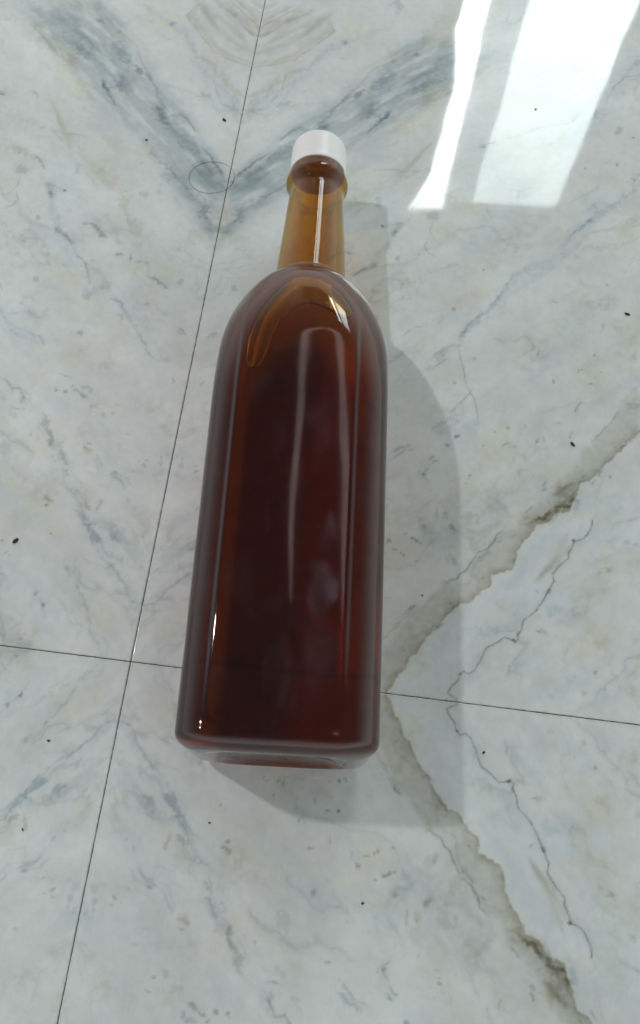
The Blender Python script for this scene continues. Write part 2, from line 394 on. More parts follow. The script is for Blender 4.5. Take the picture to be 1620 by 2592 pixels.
  ('b',[645,547,595,553,622,458],0.0,'tan',0.25,0),
  ('b',[197,392,154,389,196,370],0.0,'tan',0.3,0),
  ('l',[524,63,494,46,469,22],0.47,'bg',0.8,0.9),
  ('l',[23,453,129,541,190,583,252,632],2.58,'bg',0.65,1),
  ('l',[106,426,202,465,258,525,305,569,322,615,370,666],1.46,'bg',1,0.9),
  ('l',[256,517,302,577,302,626],1.72,'db',0.25,1),
  ('l',[325,607,370,666],0.34,'db',0.5,0.8),
  ('l',[291,659,278,701,296,731],1.44,'br',0.5,0.9),
  ('l',[320,672,360,703],1.1,'dbr',0.45,0.9),
  ('l',[395,735,422,763,446,756],0.5,'db',0.4,0.9),
  ('l',[507,686,549,710],0.76,'dbr',0.55,0.8),
  ('l',[465,820,484,856],0.58,'dg',0.5,0.8),
  ('l',[470,873,493,908,537,948,577,989],2.48,'bg',1,0.8),
  ('l',[496,901,555,954],1.4,'db',0.35,0.9),
  ('l',[579,973,600,1030,619,1072,657,1129],1.14,'db',0.6,0.8),
  ('l',[625,1005,655,1038,665,1074],0.49,'bg',1,0.8),
  ('l',[318,891,336,919,353,955],0.66,'bg',1,0.9),
  ('l',[156,802,191,849,255,872],0.5,'bg',1,0.9),
  ('l',[280,864,234,847,206,822,185,784],0.67,'dg',0.4,0.9),
  ('l',[238,510,316,586,372,642,397,678],1.28,'bg',0.8,0.9),
  ('l',[145,532,212,582,270,630],1.46,'bg',0.8,0.9),
  ('l',[645,775,700,807,746,833],1.0,'bg',0.6,0.9),
  ('l',[768,1170,788,1196],0.64,'dg',0.4,0.9),
  ('l',[741,1201,780,1253],0.56,'bg',0.9,0.9),
  ('l',[774,1090,828,1127],1.21,'bg',0.7,0.9),
  ('b',[407,1003,420,997,412,1011],0.0,'bk',0.45,0),
  ('b',[402,964,430,961,408,994],0.0,'tan',0.7,0),
  ('b',[247,871,260,872,247,879],0.0,'dg',0.5,0),
  ('b',[169,738,178,738,169,755],0.0,'dg',0.3,0),
  ('b',[529,665,539,663,530,672],0.0,'dg',0.7,0),
  ('b',[866,645,880,641,868,651],0.0,'dg',0.6,0),
  ('b',[801,546,806,545,803,557],0.0,'dg',0.6,0),
  ('b',[887,808,896,809,886,825],0.0,'dg',0.6,0),
  ('b',[464,1286,475,1284,468,1303],0.0,'db',0.5,0),
  ('b',[498,1296,522,1300,495,1308],0.0,'db',0.4,0),
  ('b',[562,1292,571,1291,563,1300],0.0,'bk',0.4,0),
  ('b',[317,1221,324,1220,318,1226],0.0,'dg',0.6,0),
  ('b',[55,973,47,972,53,984],0.0,'db',0.3,0),
  ('b',[19,987,30,986,22,1002],0.0,'bg',0.8,0),
  ('b',[111,950,119,949,112,956],0.0,'dg',0.35,0),
  ('b',[232,1070,219,1069,230,1078],0.0,'dg',0.3,0),
  ('b',[148,939,142,938,147,943],0.0,'dg',0.5,0),
  ('b',[151,1234,176,1235,152,1276],0.0,'tan',0.5,0),
  ('b',[417,1203,444,1208,414,1217],0.0,'tan',0.8,0),
  ('b',[370,1166,382,1157,383,1181],0.0,'dg',0.3,0),
  ('b',[788,926,810,916,807,959],0.0,'dg',0.22,0),
  ('b',[825,989,873,998,820,1010],0.0,'pk',0.9,0),
  ('b',[32,894,45,885,46,910],0.0,'bg',0.6,0),
  ('b',[71,887,42,874,64,898],0.0,'bg',0.5,0),
  ('b',[471,1045,511,1041,476,1074],0.0,'pk',0.9,0),
  ('b',[533,765,591,758,544,834],0.0,'tan',0.5,0),
  ('b',[367,746,409,741,377,799],0.0,'tan',0.45,0),
  ('b',[876,1185,900,1183,878,1199],0.0,'gg',0.9,0),
  ('b',[164,883,170,882,166,890],0.0,'dg',0.4,0),
  ('b',[314,596,321,595,315,602],0.0,'dg',0.5,0),
  ('b',[337,589,330,588,336,595],0.0,'db',0.5,0),
  ('b',[696,1011,702,1011,697,1016],0.0,'dg',0.4,0),
  ('l',[1686,888,1744,888,1795,920,1820,953,1869,969,1898,1002,1907,1044],0.9,'dbr',0.8,0.8),
  ('l',[1711,870,1779,936,1829,1003,1887,1089],4.51,'br',0.5,1),
  ('l',[1836,951,1878,1026,1904,1115],2.45,'dbr',0.35,1),
  ('l',[1683,910,1722,954],0.41,'dg',0.5,0.8),
  ('l',[1017,1134,1052,1161,1087,1182,1130,1205],1.2,'db',0.45,0.9),
  ('l',[1214,1121,1224,1141,1245,1146],0.48,'dg',0.8,0.8),
  ('l',[1178,1039,1179,1064],0.37,'dg',0.6,0.8),
  ('l',[1055,679,1058,710],0.34,'dg',0.8,0.8),
  ('l',[1268,832,1268,892],0.29,'dbr',0.5,0.8),
  ('l',[1030,643,1032,674],0.3,'dg',0.6,0.8),
  ('l',[1173,373,1203,411],0.39,'dbr',0.6,0.8),
  ('l',[1757,1062,1778,1081],0.65,'dg',0.6,0.8),
  ('l',[935,602,938,626],0.34,'dg',0.5,0.8),
  ('l',[1735,575,1805,661,1849,763,1884,850],1.86,'tan',0.5,1),
  ('b',[1341,801,1355,799,1342,819],0.0,'dg',0.45,0),
  ('b',[1171,709,1178,708,1172,717],0.0,'dg',0.8,0),
  ('b',[1194,710,1199,709,1195,715],0.0,'dg',0.7,0),
  ('b',[1119,636,1127,635,1120,644],0.0,'dg',0.7,0),
  ('b',[1185,608,1191,608,1186,614],0.0,'dg',0.6,0),
  ('b',[1203,1044,1212,1044,1202,1057],0.0,'dg',0.7,0),
  ('b',[1411,1073,1418,1072,1411,1082],0.0,'dg',0.6,0),
  ('b',[1398,1028,1411,1026,1399,1038],0.0,'tan',0.9,0),
  ('b',[1325,982,1332,981,1326,992],0.0,'dg',0.4,0),
  ('b',[978,1041,995,1044,976,1048],0.0,'dg',0.5,0),
  ('b',[1308,865,1316,864,1309,877],0.0,'dg',0.4,0),
  ('b',[1134,922,1146,920,1135,929],0.0,'dg',0.3,0),
  ('b',[1077,645,1084,644,1078,653],0.0,'dg',0.5,0),
  ('b',[1419,844,1452,841,1422,897],0.0,'tan',0.7,0),
  ('b',[1346,637,1379,633,1348,676],0.0,'tan',0.6,0),
  ('b',[1453,718,1486,714,1455,749],0.0,'tan',0.6,0),
  ('b',[1532,936,1585,912,1566,1007],0.0,'tan',0.7,0),
  ('b',[1214,793,1264,787,1218,838],0.0,'tan',0.5,0),
  ('b',[1332,915,1382,909,1336,959],0.0,'tan',0.45,0),
  ('b',[1484,668,1494,666,1485,691],0.0,'db',0.35,0),
  ('b',[1066,1170,1095,1181,1056,1190],0.0,'bg',0.7,0),
  ('b',[2059,677,2082,682,2054,689],0.0,'bg',0.8,0),
  ('b',[2042,725,2086,754,2025,745],0.0,'bg',0.7,0),
  ('b',[2073,975,2155,965,2073,1032],0.0,'gg',0.6,0),
  ('b',[1927,992,1939,986,1941,1024],0.0,'bg',1,0),
  ('b',[1647,1124,1659,1123,1647,1138],0.0,'dg',0.3,0),
  ('b',[1625,1005,1643,1003,1626,1018],0.0,'pk',0.9,0),
  ('b',[1818,460,1853,456,1819,492],0.0,'bg',0.7,0),
  ('b',[2017,329,2036,327,2017,347],0.0,'tan',0.6,0),
  ('b',[2161,840,2171,838,2161,847],0.0,'db',0.4,0),
  ('b',[1757,354,1765,356,1755,360],0.0,'dg',0.8,0),
  ('b',[1781,349,1800,347,1781,361],0.0,'gg',0.9,0),
  ('b',[1570,333,1596,330,1571,350],0.0,'gg',0.8,0),
  ('b',[782,469,785,468,783,475],0.0,'bk',0.8,0),
  ('b',[721,415,731,414,723,426],0.0,'br',0.9,0),
  ('b',[950,382,957,382,951,389],0.0,'dg',0.9,0),
  ('b',[967,374,975,370,970,378],0.0,'dg',0.8,0),
  ('b',[979,384,984,383,980,388],0.0,'dg',0.7,0),
  ('b',[966,489,971,488,966,494],0.0,'bk',0.7,0),
  ('b',[918,506,936,504,919,512],0.0,'dg',0.8,0),
  ('b',[905,514,911,514,905,520],0.0,'dg',0.7,0),
  ('b',[857,470,864,468,861,484],0.0,'br',0.8,0),
  ('b',[693,478,698,478,693,482],0.0,'bk',0.6,0),
  ('b',[691,402,697,403,688,411],0.0,'dg',0.5,0),
  ('b',[657,416,660,416,656,426],0.0,'dg',0.5,0),
  ('b',[635,408,639,408,636,414],0.0,'dg',0.6,0),
  ('b',[919,391,922,391,920,399],0.0,'dg',0.5,0),
  ('b',[925,441,928,441,925,448],0.0,'dg',0.5,0),
  ('b',[870,522,876,521,871,526],0.0,'dg',0.5,0),
  ('b',[733,397,751,394,734,403],0.0,'tan',0.9,0),
  ('b',[1160,358,1164,356,1170,376],0.0,'dbr',0.6,0),
  ('b',[1187,389,1192,386,1196,403],0.0,'dg',0.6,0),
  ('b',[1171,204,1176,203,1172,208],0.0,'dg',0.6,0),
  ('b',[985,338,994,337,985,342],0.0,'dg',0.4,0),
  ('b',[790,390,811,387,791,400],0.0,'tan',0.6,0),
  ('b',[880,426,921,435,875,446],0.0,'tan',0.6,0),
]
TINT = {'vt': (0.62, 0.585, 0.49), 'bg2': (0.77, 0.81, 0.825), 'pk2': (0.87, 0.84, 0.82), 'bg': (0.84, 0.875, 0.905), 'db': (0.62, 0.67, 0.715), 'dg': (0.54, 0.59, 0.585), 'bk': (0.3, 0.36, 0.38), 'tan': (0.84, 0.81, 0.74), 'br': (0.7, 0.66, 0.57), 'dbr': (0.6, 0.56, 0.47), 'pk': (0.93, 0.89, 0.88), 'wh': (1.07, 1.07, 1.07), 'bw': (0.99, 1.02, 1.06), 'gg': (0.88, 0.92, 0.9)}

# ============================================================ helpers
def tag(o, label=None, cat=None, group=None, kind=None):
    if label: o['label'] = label
    if cat: o['category'] = cat
    if group: o['group'] = group
    if kind: o['kind'] = kind
    return o


def link(name, me, mat=None, parent=None, smooth=True):
    o = bpy.data.objects.new(name, me)
    COLL.objects.link(o)
    if mat: me.materials.append(mat)
    if parent: o.parent = parent
    if smooth:
        me.polygons.foreach_set('use_smooth', [True] * len(me.polygons))
    return o


def empty(name, loc=(0, 0, 0), rz=0.0):
    o = bpy.data.objects.new(name, None)
    COLL.objects.link(o)
    o.location = loc
    o.rotation_euler = (0, 0, rz)
    o.empty_display_size = 0.02
    return o


def mesh_np(name, v, f):
    me = bpy.data.meshes.new(name)
    v = np.asarray(v, np.float32); f = np.asarray(f, np.int32)
    me.vertices.add(len(v)); me.vertices.foreach_set('co', v.ravel())
    n = f.shape[1]
    me.loops.add(f.size); me.loops.foreach_set('vertex_index', f.ravel())
    me.polygons.add(len(f))
    me.polygons.foreach_set('loop_start', np.arange(0, f.size, n, dtype=np.int32))
    me.update(calc_edges=True)
    return me


def new_mat(name):
    m = bpy.data.materials.new(name)
    m.use_nodes = True
    m.node_tree.nodes.clear()
    return m, m.node_tree.nodes, m.node_tree.links


def sstep(a, b, x):
    t = np.clip((np.asarray(x, float) - a) / (b - a), 0, 1)
    return t * t * (3 - 2 * t)


# ------------------------------------------------------------ value noise
def vnoise(x, y, seed):
    xi = np.floor(x).astype(np.int64); yi = np.floor(y).astype(np.int64)
    fx = x - xi; fy = y - yi
    fx = fx * fx * fx * (fx * (fx * 6 - 15) + 10); fy = fy * fy * fy * (fy * (fy * 6 - 15) + 10)

    def h(a, b):
        n = (a * 374761393 + b * 668265263 + seed * 974634777) & 0xffffffff
        n = ((n ^ (n >> 13)) * 1274126177) & 0xffffffff
        n = n ^ (n >> 16)
        return (n & 0xffff) / 65535.0
    a = h(xi, yi); b = h(xi + 1, yi); c = h(xi, yi + 1); d = h(xi + 1, yi + 1)
    return (a * (1 - fx) + b * fx) * (1 - fy) + (c * (1 - fx) + d * fx) * fy


def fbm(x, y, seed, octv=4, gain=0.5):
    s = 0; a = 1; t = 0
    for k in range(octv):
        c, sn = math.cos(0.7 * k + seed), math.sin(0.7 * k + seed)
        s = s + a * vnoise((x * c - y * sn) * 2 ** k + 100, (x * sn + y * c) * 2 ** k + 100, seed + 17 * k)
        t += a; a *= gain
    return s / t      # 0..1


# ============================================================ MARBLE PATTERN (base colour only)
# Book-matched slabs: one pattern in (u, v) = millimetres from the two joints, mirrored over both.
QS = 0.4                                  # raster step, mm
QU, QV = 236.0, 424.0
nu, nv = int(QU / QS), int(QV / QS)
gu, gv = np.meshgrid(np.arange(nu) * QS, np.arange(nv) * QS)      # [v, u]


def marble_pattern():
    rgb = np.ones((nv, nu, 3))
    # cloudy slab, streaked along the diagonal
    a, b = (gu + gv) * 0.7071, (gu - gv) * 0.7071
    n1 = fbm(a / 95, b / 42, 3, 4)
    n2 = fbm(a / 38, b / 16, 11, 5)
    n3 = fbm(gu / 26, gv / 26, 23, 4)
    n4 = fbm(a / 30, b / 9, 31, 4)
    t = (n1 - 0.5) * 0.16 + (n2 - 0.5) * 0.09
    rgb *= (1 + t)[..., None]
    pk = np.clip((n3 - 0.52) * 3.2, 0, 1)[..., None]
    rgb *= 1 + pk * (np.array([1.0, 0.972, 0.962]) - 1)
    yl = np.clip((fbm(a / 22, b / 14, 47, 4) - 0.56) * 3.6, 0, 1)[..., None]
    rgb *= 1 + yl * (np.array([0.985, 0.968, 0.91]) - 1)
    bl = np.clip((n4 - 0.56) * 3.5, 0, 1)[..., None]
    rgb *= 1 + bl * (np.array([0.93, 0.958, 0.975]) - 1)
    # domain warp: veins wander
    wu = (fbm(gu / 5, gv / 5, 5, 4) - .5) * 3.2 + (fbm(gu / 1.6, gv / 1.6, 6, 3) - .5) * 1.1
    wv = (fbm(gu / 5, gv / 5, 7, 4) - .5) * 3.2 + (fbm(gu / 1.6, gv / 1.6, 8, 3) - .5) * 1.1
    brk = fbm(gu / 2.6, gv / 2.6, 91, 4)
    brk2 = fbm(gu / 9, gv / 9, 97, 4)
    strk = np.clip((fbm(a / 16 + wu * .02, b / 3.6, 141, 5) - .5) * 1.9 + .5, 0, 1)
    rag1 = fbm(gu / 2.0, gv / 2.0, 121, 4); rag2 = fbm(gu / 2.0, gv / 2.0, 133, 4)
    for kind, pts, w, col, s, soft in MARBLE:
        p = np.array(pts, float).reshape(-1, 2) / 10.0
        m = np.array(TINT[col])
        if kind == 'l':
            pad = w * 2.2 + 4
        elif kind == 'p':
            pad = w * 2 + 4
        else:
            ax, ay = p[1] - p[0], p[2] - p[0]
            pad = max(np.hypot(*ax), np.hypot(*ay)) * 1.8 + 3
            p_all, p = p, p[:1]
        lo = np.maximum(np.floor((p.min(0) - pad) / QS).astype(int), 0)
        hi = np.minimum(np.ceil((p.max(0) + pad) / QS).astype(int), [nu, nv])
        if (hi <= lo).any():
            continue
        sl = (slice(lo[1], hi[1]), slice(lo[0], hi[0]))
        thin = 1.0 if kind != 'l' else float(np.clip(w / 2.0, 0.28, 1.0))
        if col in ('pk2', 'tan') and kind == 'l': thin = 0.3
        X = gu[sl] + wu[sl] * thin; Y = gv[sl] + wv[sl] * thin
        if kind == 'b':
            M = np.linalg.inv(np.array([ax, ay]).T)
            dx, dy = X - p[0, 0], Y - p[0, 1]
            e = np.hypot(M[0, 0] * dx + M[0, 1] * dy, M[1, 0] * dx + M[1, 1] * dy)
            small = np.hypot(*ax) < 5
            e = e + (rag1[sl] - .5) * (1.6 if small else 2.2) + 0.05
            al = 1 - sstep(0.45 if small else 0.1, 1.35 if small else 1.6, e)
            if not small:
                al = al * (0.55 + 0.9 * brk2[sl]).clip(0, 1.15)
            if col in ('tan', 'br', 'dbr', 'pk'): al = al * 0.7
        elif kind == 'l':
            d = np.full(X.shape, 1e9); pos = np.zeros(X.shape)
            seg = np.hypot(*(p[1:] - p[:-1]).T); cum = np.concatenate([[0], np.cumsum(seg)]); tot = max(cum[-1], 1e-6)
            if w > 0.35 and col not in ('bk', 'pk2', 'tan'):                      # ragged edges
                rg = min(w, 2.0)
                X = X + (rag1[sl] - .5) * 2.6 * rg; Y = Y + (rag2[sl] - .5) * 2.6 * rg
            for k_, (q0, q1) in enumerate(zip(p[:-1], p[1:])):
                e = q1 - q0
                L2 = max((e ** 2).sum(), 1e-9)
                tt = np.clip(((X - q0[0]) * e[0] + (Y - q0[1]) * e[1]) / L2, 0, 1)
                dd = np.hypot(X - q0[0] - tt * e[0], Y - q0[1] - tt * e[1])
                near = dd < d
                pos = np.where(near, (cum[k_] + tt * seg[k_]) / tot, pos)
                d = np.minimum(d, dd)
            taper = np.clip(np.minimum(pos, 1 - pos) * 5 + 0.3, 0.3, 1)
            ww = max(w, 0.26)
            if col == 'bk':
                al = (1 - sstep(0.2, 1.5, d / ww)) * (0.15 + 1.6 * brk[sl]).clip(0.2, 1.0)
                al = np.maximum(al, 0.16 * np.exp(-d / 0.9))
            else:
                ww = ww * (0.45 + 1.1 * brk2[sl]) * taper
                smooth_v = col in ('pk2', 'tan') and w > 1
                al = 1 - sstep(min(1 - soft, .3) * .6, 1.6, d / ww)
                al = al * ((0.55 + 0.8 * strk[sl]) if smooth_v else (0.05 + 1.9 * brk[sl])).clip(0, 1.1) * (0.4 + 0.6 * taper)
                if w > 3: al = al * (0.25 + 1.5 * strk[sl])
                al = np.maximum(al, 0.20 * np.exp(-d / (ww * 1.6 + .3)))
        else:
            inside = np.zeros(X.shape, bool); d = np.full(X.shape, 1e9)
            for q0, q1 in zip(p, np.roll(p, -1, 0)):
                e = q1 - q0
                L2 = max((e ** 2).sum(), 1e-9)
                tt = np.clip(((X - q0[0]) * e[0] + (Y - q0[1]) * e[1]) / L2, 0, 1)
                d = np.minimum(d, np.hypot(X - q0[0] - tt * e[0], Y - q0[1] - tt * e[1]))
                c = ((q0[1] > Y) != (q1[1] > Y))
                with np.errstate(divide='ignore', invalid='ignore'):
                    xx = q0[0] + (Y - q0[1]) * e[0] / (e[1] if e[1] else 1e-9)
                inside ^= c & (X < xx)
            sd = np.where(inside, d, -d)
            if soft:                                     # darkest against its sharp far edge, fading inwards
                de = np.full(X.shape, 1e9)
                for q0, q1 in zip(p[soft:-1], p[soft + 1:]):
                    e = q1 - q0
                    tt = np.clip(((X - q0[0]) * e[0] + (Y - q0[1]) * e[1]) / max((e ** 2).sum(), 1e-9), 0, 1)
                    de = np.minimum(de, np.hypot(X - q0[0] - tt * e[0], Y - q0[1] - tt * e[1]))
                grad = (0.24 + 0.5 * np.exp(-de / 3.5) + 0.3 * np.exp(-de / 0.7)) * (0.5 + 1.0 * brk[sl])
                wd = np.where(de < d + 0.3, w, 2.2)
                al = sstep(-wd * .6, wd, sd) * grad
                al = np.clip(al * s, 0, 1)[..., None]
                rgb[sl] *= 1 + al * (m - 1)
                continue
            al = sstep(-w, w, sd) * (0.5 + 1.0 * brk2[sl]).clip(0, 1.1) * (0.35 + 1.3 * strk[sl])
        al = np.clip(al * s, 0, 1)[..., None]
        rgb[sl] *= 1 + al * (m - 1)
    # faint hair veins and mottling everywhere
    wa = (fbm(gu / 18, gv / 18, 71, 4) - .5) * 14
    a_, b_ = (gu + gv) * 0.7071 + wa, (gu - gv) * 0.7071 + wa
    for sc_, sd_, st_ in ((34, 73, .15), (15, 77, .10), (60, 79, .12)):
        r = np.abs(fbm(a_ / (sc_ * 2.2), b_ / sc_, sd_, 5) - .5)
        m_ = np.clip((fbm(gu / 40, gv / 40, sd_ + 5, 3) - .44) * 4, 0, 1)
        v_ = (np.exp(-r / 0.006) * .8 + .5 * np.exp(-r / 0.03)) * m_ * st_ * (0.3 + 1.4 * brk)
        rgb *= 1 - v_[..., None] * np.array([1.0, 0.86, 0.82])
    mott = (fbm(gu / 3.2, gv / 3.2, 83, 5) - .5) * 0.06 + (fbm(gu / 11, gv / 11, 85, 4) - .5) * 0.10
    rgb *= (1 + mott)[..., None]
    # fine mineral flecks
    rng = np.random.RandomState(5)
    dens = fbm(gu / 30, gv / 30, 61, 3)
    for _ in range(420):
        x, y = rng.uniform(0, QU - 3), rng.uniform(0, QV - 3)
        right = 1.0 if x > 75 else 0.45
        if rng.rand() > (dens[int(y / QS), int(x / QS)] - 0.36) * 3.2 * right:
            continue
        r = 0.28 + 0.55 * rng.rand() ** 3
        asp = 1 + 1.6 * rng.rand() ** 2; th = rng.normal(0.9, 0.9)
        k = int(r * asp * 2 / QS) + 2
        i0, j0 = int(y / QS), int(x / QS)
        sl = (slice(max(i0 - k, 0), i0 + k), slice(max(j0 - k, 0), j0 + k))
        dx = gu[sl] + wu[sl] * .35 - x - wu[i0, j0] * .35; dy = gv[sl] + wv[sl] * .35 - y - wv[i0, j0] * .35
        e = np.hypot((dx * math.cos(th) + dy * math.sin(th)) / (r * asp), (-dx * math.sin(th) + dy * math.cos(th)) / r)
        al = (1 - sstep(0.3, 1.4, e)) * rng.uniform(0.08, 0.42)
        rgb[sl] *= 1 + al[..., None] * (np.array([0.52, 0.56, 0.55]) - 1)
    return rgb


PAT = marble_pattern()


def sample_pattern(u, v):
    x = np.clip(np.abs(u) / QS, 0, nu - 1.001); y = np.clip(np.abs(v) / QS, 0, nv - 1.001)
    i, j = y.astype(int), x.astype(int)
    fy, fx = (y - i)[:, None], (x - j)[:, None]
    return (PAT[i, j] * (1 - fx) + PAT[i, j + 1] * fx) * (1 - fy) + (PAT[i + 1, j] * (1 - fx) + PAT[i + 1, j + 1] * fx) * fy


# ------------------------------------------------------------ marble material
mar, n, l = new_mat('polished_marble')
out = n.new('ShaderNodeOutputMaterial'); pb = n.new('ShaderNodeBsdfPrincipled')
at = n.new('ShaderNodeAttribute'); at.attribute_name = 'vein'
tc = n.new('ShaderNodeTexCoord')
ns = n.new('ShaderNodeTexNoise'); ns.inputs['Scale'].default_value = 900; ns.inputs['Detail'].default_value = 4
n2 = n.new('ShaderNodeTexNoise'); n2.inputs['Scale'].default_value = 260; n2.inputs['Detail'].default_value = 6
l.new(tc.outputs['Object'], ns.inputs['Vector']); l.new(tc.outputs['Object'], n2.inputs['Vector'])
mr = n.new('ShaderNodeMapRange'); mr.inputs[3].default_value = 0.955; mr.inputs[4].default_value = 1.045
l.new(ns.outputs['Fac'], mr.inputs[0])
mr2 = n.new('ShaderNodeMapRange'); mr2.inputs[1].default_value = .3; mr2.inputs[2].default_value = .7
mr2.inputs[3].default_value = 0.97; mr2.inputs[4].default_value = 1.03
l.new(n2.outputs['Fac'], mr2.inputs[0])
mu = n.new('ShaderNodeMath'); mu.operation = 'MULTIPLY'
l.new(mr.outputs[0], mu.inputs[0]); l.new(mr2.outputs[0], mu.inputs[1])
vm = n.new('ShaderNodeVectorMath'); vm.operation = 'SCALE'
l.new(at.outputs['Color'], vm.inputs[0]); l.new(mu.outputs[0], vm.inputs['Scale'])
l.new(vm.outputs[0], pb.inputs['Base Color'])
n3 = n.new('ShaderNodeTexNoise'); n3.inputs['Scale'].default_value = 60; n3.inputs['Detail'].default_value = 5
l.new(tc.outputs['Object'], n3.inputs['Vector'])
rr = n.new('ShaderNodeMapRange'); rr.inputs[1].default_value = .3; rr.inputs[2].default_value = .7
rr.inputs[3].default_value = 0.028; rr.inputs[4].default_value = 0.05
l.new(n3.outputs['Fac'], rr.inputs[0]); l.new(rr.outputs[0], pb.inputs['Roughness'])
pb.inputs['IOR'].default_value = 1.6
n5 = n.new('ShaderNodeTexNoise'); n5.inputs['Scale'].default_value = 14; n5.inputs['Detail'].default_value = 2
l.new(tc.outputs['Object'], n5.inputs['Vector'])
bp = n.new('ShaderNodeBump'); bp.inputs['Strength'].default_value = 0.12; bp.inputs['Distance'].default_value = 0.0012
l.new(n5.outputs['Fac'], bp.inputs['Height'])
l.new(bp.outputs[0], pb.inputs['Normal'])
l.new(pb.outputs[0], out.inputs[0])

gro, n, l = new_mat('dark_joint_dirt')
out = n.new('ShaderNodeOutputMaterial'); pb = n.new('ShaderNodeBsdfPrincipled')
nn = n.new('ShaderNodeTexNoise'); nn.inputs['Scale'].default_value = 45; nn.inputs['Detail'].default_value = 6
cr = n.new('ShaderNodeValToRGB')
cr.color_ramp.elements[0].color = (0.022, 0.021, 0.018, 1); cr.color_ramp.elements[1].color = (0.22, 0.21, 0.18, 1)
cr.color_ramp.elements[0].position = 0.45; cr.color_ramp.elements[1].position = 0.75
l.new(nn.outputs['Fac'], cr.inputs[0]); l.new(cr.outputs[0], pb.inputs['Base Color'])
pb.inputs['Roughness'].default_value = 0.9
l.new(pb.outputs[0], out.inputs[0])

# ------------------------------------------------------------ floor: four slabs meeting at one crossing
GX, GY, GYAW = -0.07756, 0.06778, -0.06004
floor = empty('floor', (GX, GY, 0), GYAW)
tag(floor, kind='structure')
BASE = np.array([0.665, 0.705, 0.703]) * FLOOR_K
GAP = 0.00026


def axis(lo_fine, hi_fine, step, end):
    a = [GAP, GAP + 0.0003]
    a += list(np.arange(0.001, hi_fine, step))
    a += [hi_fine + (end - hi_fine) * t for t in (0.02, 0.08, 0.2, 0.4, 0.7, 1.0)]
    return np.array(a)


def make_slab(su, sv, fu, fv, step_u, step_v, seed):
    U = axis(0, fu, step_u, 0.6); V = axis(0, fv, step_v, 0.6)
    gU, gV = np.meshgrid(U, V)
    rng_w = (fbm(gV[:, :2] * 900, gV[:, :2] * 0, seed, 3) - .5) * 0.00022
    gU2 = gU.copy(); gU2[:, :2] += rng_w                # slightly chipped sawn edges
    gV2 = gV.copy(); gV2[:2, :] += (fbm(gU[:2] * 900, gU[:2] * 0, seed + 3, 3) - .5) * 0.00022
    z = np.zeros_like(gU)
    ny, nx = gU.shape
    top = np.stack([su * gU2, sv * gV2, z], -1).reshape(-1, 3)
    idx = np.arange(nx * ny).reshape(ny, nx)
    q = np.stack([idx[:-1, :-1], idx[:-1, 1:], idx[1:, 1:], idx[1:, :-1]], -1).reshape(-1, 4)
    # skirt down to 15 mm and a bottom face
    ring = np.concatenate([idx[0, :], idx[1:, -1], idx[-1, -2::-1], idx[-2:0:-1, 0]])
    sk = top[ring].copy(); sk[:, 2] = -0.015
    o = len(top); k = np.arange(len(ring)); k2 = (k + 1) % len(ring)
    s = np.stack([ring[k], o + k, o + k2, ring[k2]], -1)
    v = np.concatenate([top, sk]); f = np.concatenate([q, s])
    if su * sv < 0:
        f = f[:, ::-1]
    me = mesh_np('marble_slab', v, f)
    c = sample_pattern(v[:, 0] * 1000, v[:, 1] * 1000)
    extra = 1 + (fbm(v[:, 0] * 1000 / 40 + 50, v[:, 1] * 1000 / 40, seed + 40, 3) - .5) * 0.05
    c = c ** 1.35 * extra[:, None] * BASE
    # grime gathers along the joints
    dj = np.minimum(np.abs(v[:, 0]), np.abs(v[:, 1])) * 1000
    g = np.clip(1 - (dj - 0.25) / 1.3, 0, 1) ** 2 * (fbm(v[:, 0] * 400, v[:, 1] * 400, seed + 9, 3) * 0.9)
    c = c * (1 - g[:, None] * np.array([0.35, 0.36, 0.42]))
    ca = me.color_attributes.new('vein', 'FLOAT_COLOR', 'POINT')
    ca.data.foreach_set('color', np.concatenate([np.clip(c, 0, 1), np.ones((len(c), 1))], 1).astype(np.float32).ravel())
    o = link('marble_slab', me, mar, floor, smooth=False)
    return o


make_slab(1, 1, 0.236, 0.420, 0.00055, 0.0006, 1)
make_slab(-1, 1, 0.152, 0.420, 0.00055, 0.0006, 2)
make_slab(-1, -1, 0.092, 0.155, 0.0005, 0.0005, 3)
make_slab(1, -1, 0.236, 0.155, 0.0005, 0.0005, 4)
me = mesh_np('joint_filling', [(-.6, -.6, -.0011), (.6, -.6, -.0011), (.6, .6, -.0011), (-.6, .6, -.0011)], [(0, 1, 2, 3)])
link('joint_filling', me, gro, floor, smooth=False)

# ============================================================ BOTTLE
# local frame: +y from base to cap, x across, z up; millimetres, lying on its back
BX, BY, BYAW = -0.00995, 0.02727, 0.00838
A0 = 36.05             # half the width of the square body
CZ = A0
bottle = empty('glass_bottle', (BX, BY, 0.00012), BYAW)
tag(bottle, 'square amber glass bottle of dark brown liquid lying on the marble floor', 'bottle')

NA = 400
THS = (np.arange(NA) + 0.5) * 2 * np.pi / NA


def section(a, r):
    c, s = np.abs(np.cos(THS)), np.abs(np.sin(THS))
    c, s = np.maximum(c, s), np.minimum(c, s)
    k = a - r
    flat = a * s / c <= k
    b = k * (c + s)
    Rr_ = np.where(flat, a / c, b + np.sqrt(np.maximum(b * b - (2 * k * k - r * r), 0)))
    return Rr_ * np.cos(THS), Rr_ * np.sin(THS)


def outer_a(y):
    y = float(y)
    if y < 6:                                          # rounded heel
        t = (6 - y) / 6.0
        return A0 - 9.5 * (1 - math.sqrt(max(1 - t * t, 0)))
    if y <= 164: return A0
    d = A0 * max(1 - ((y - 164) / 54.0) ** 2.3, 0) ** (1 / 2.3)
    nk = neck_a(y)
    k = 3.0                                            # small fillet where the shoulder meets the neck
    h = max(k - abs(d - nk), 0) / k
    return max(d, nk) + h * h * k * 0.3


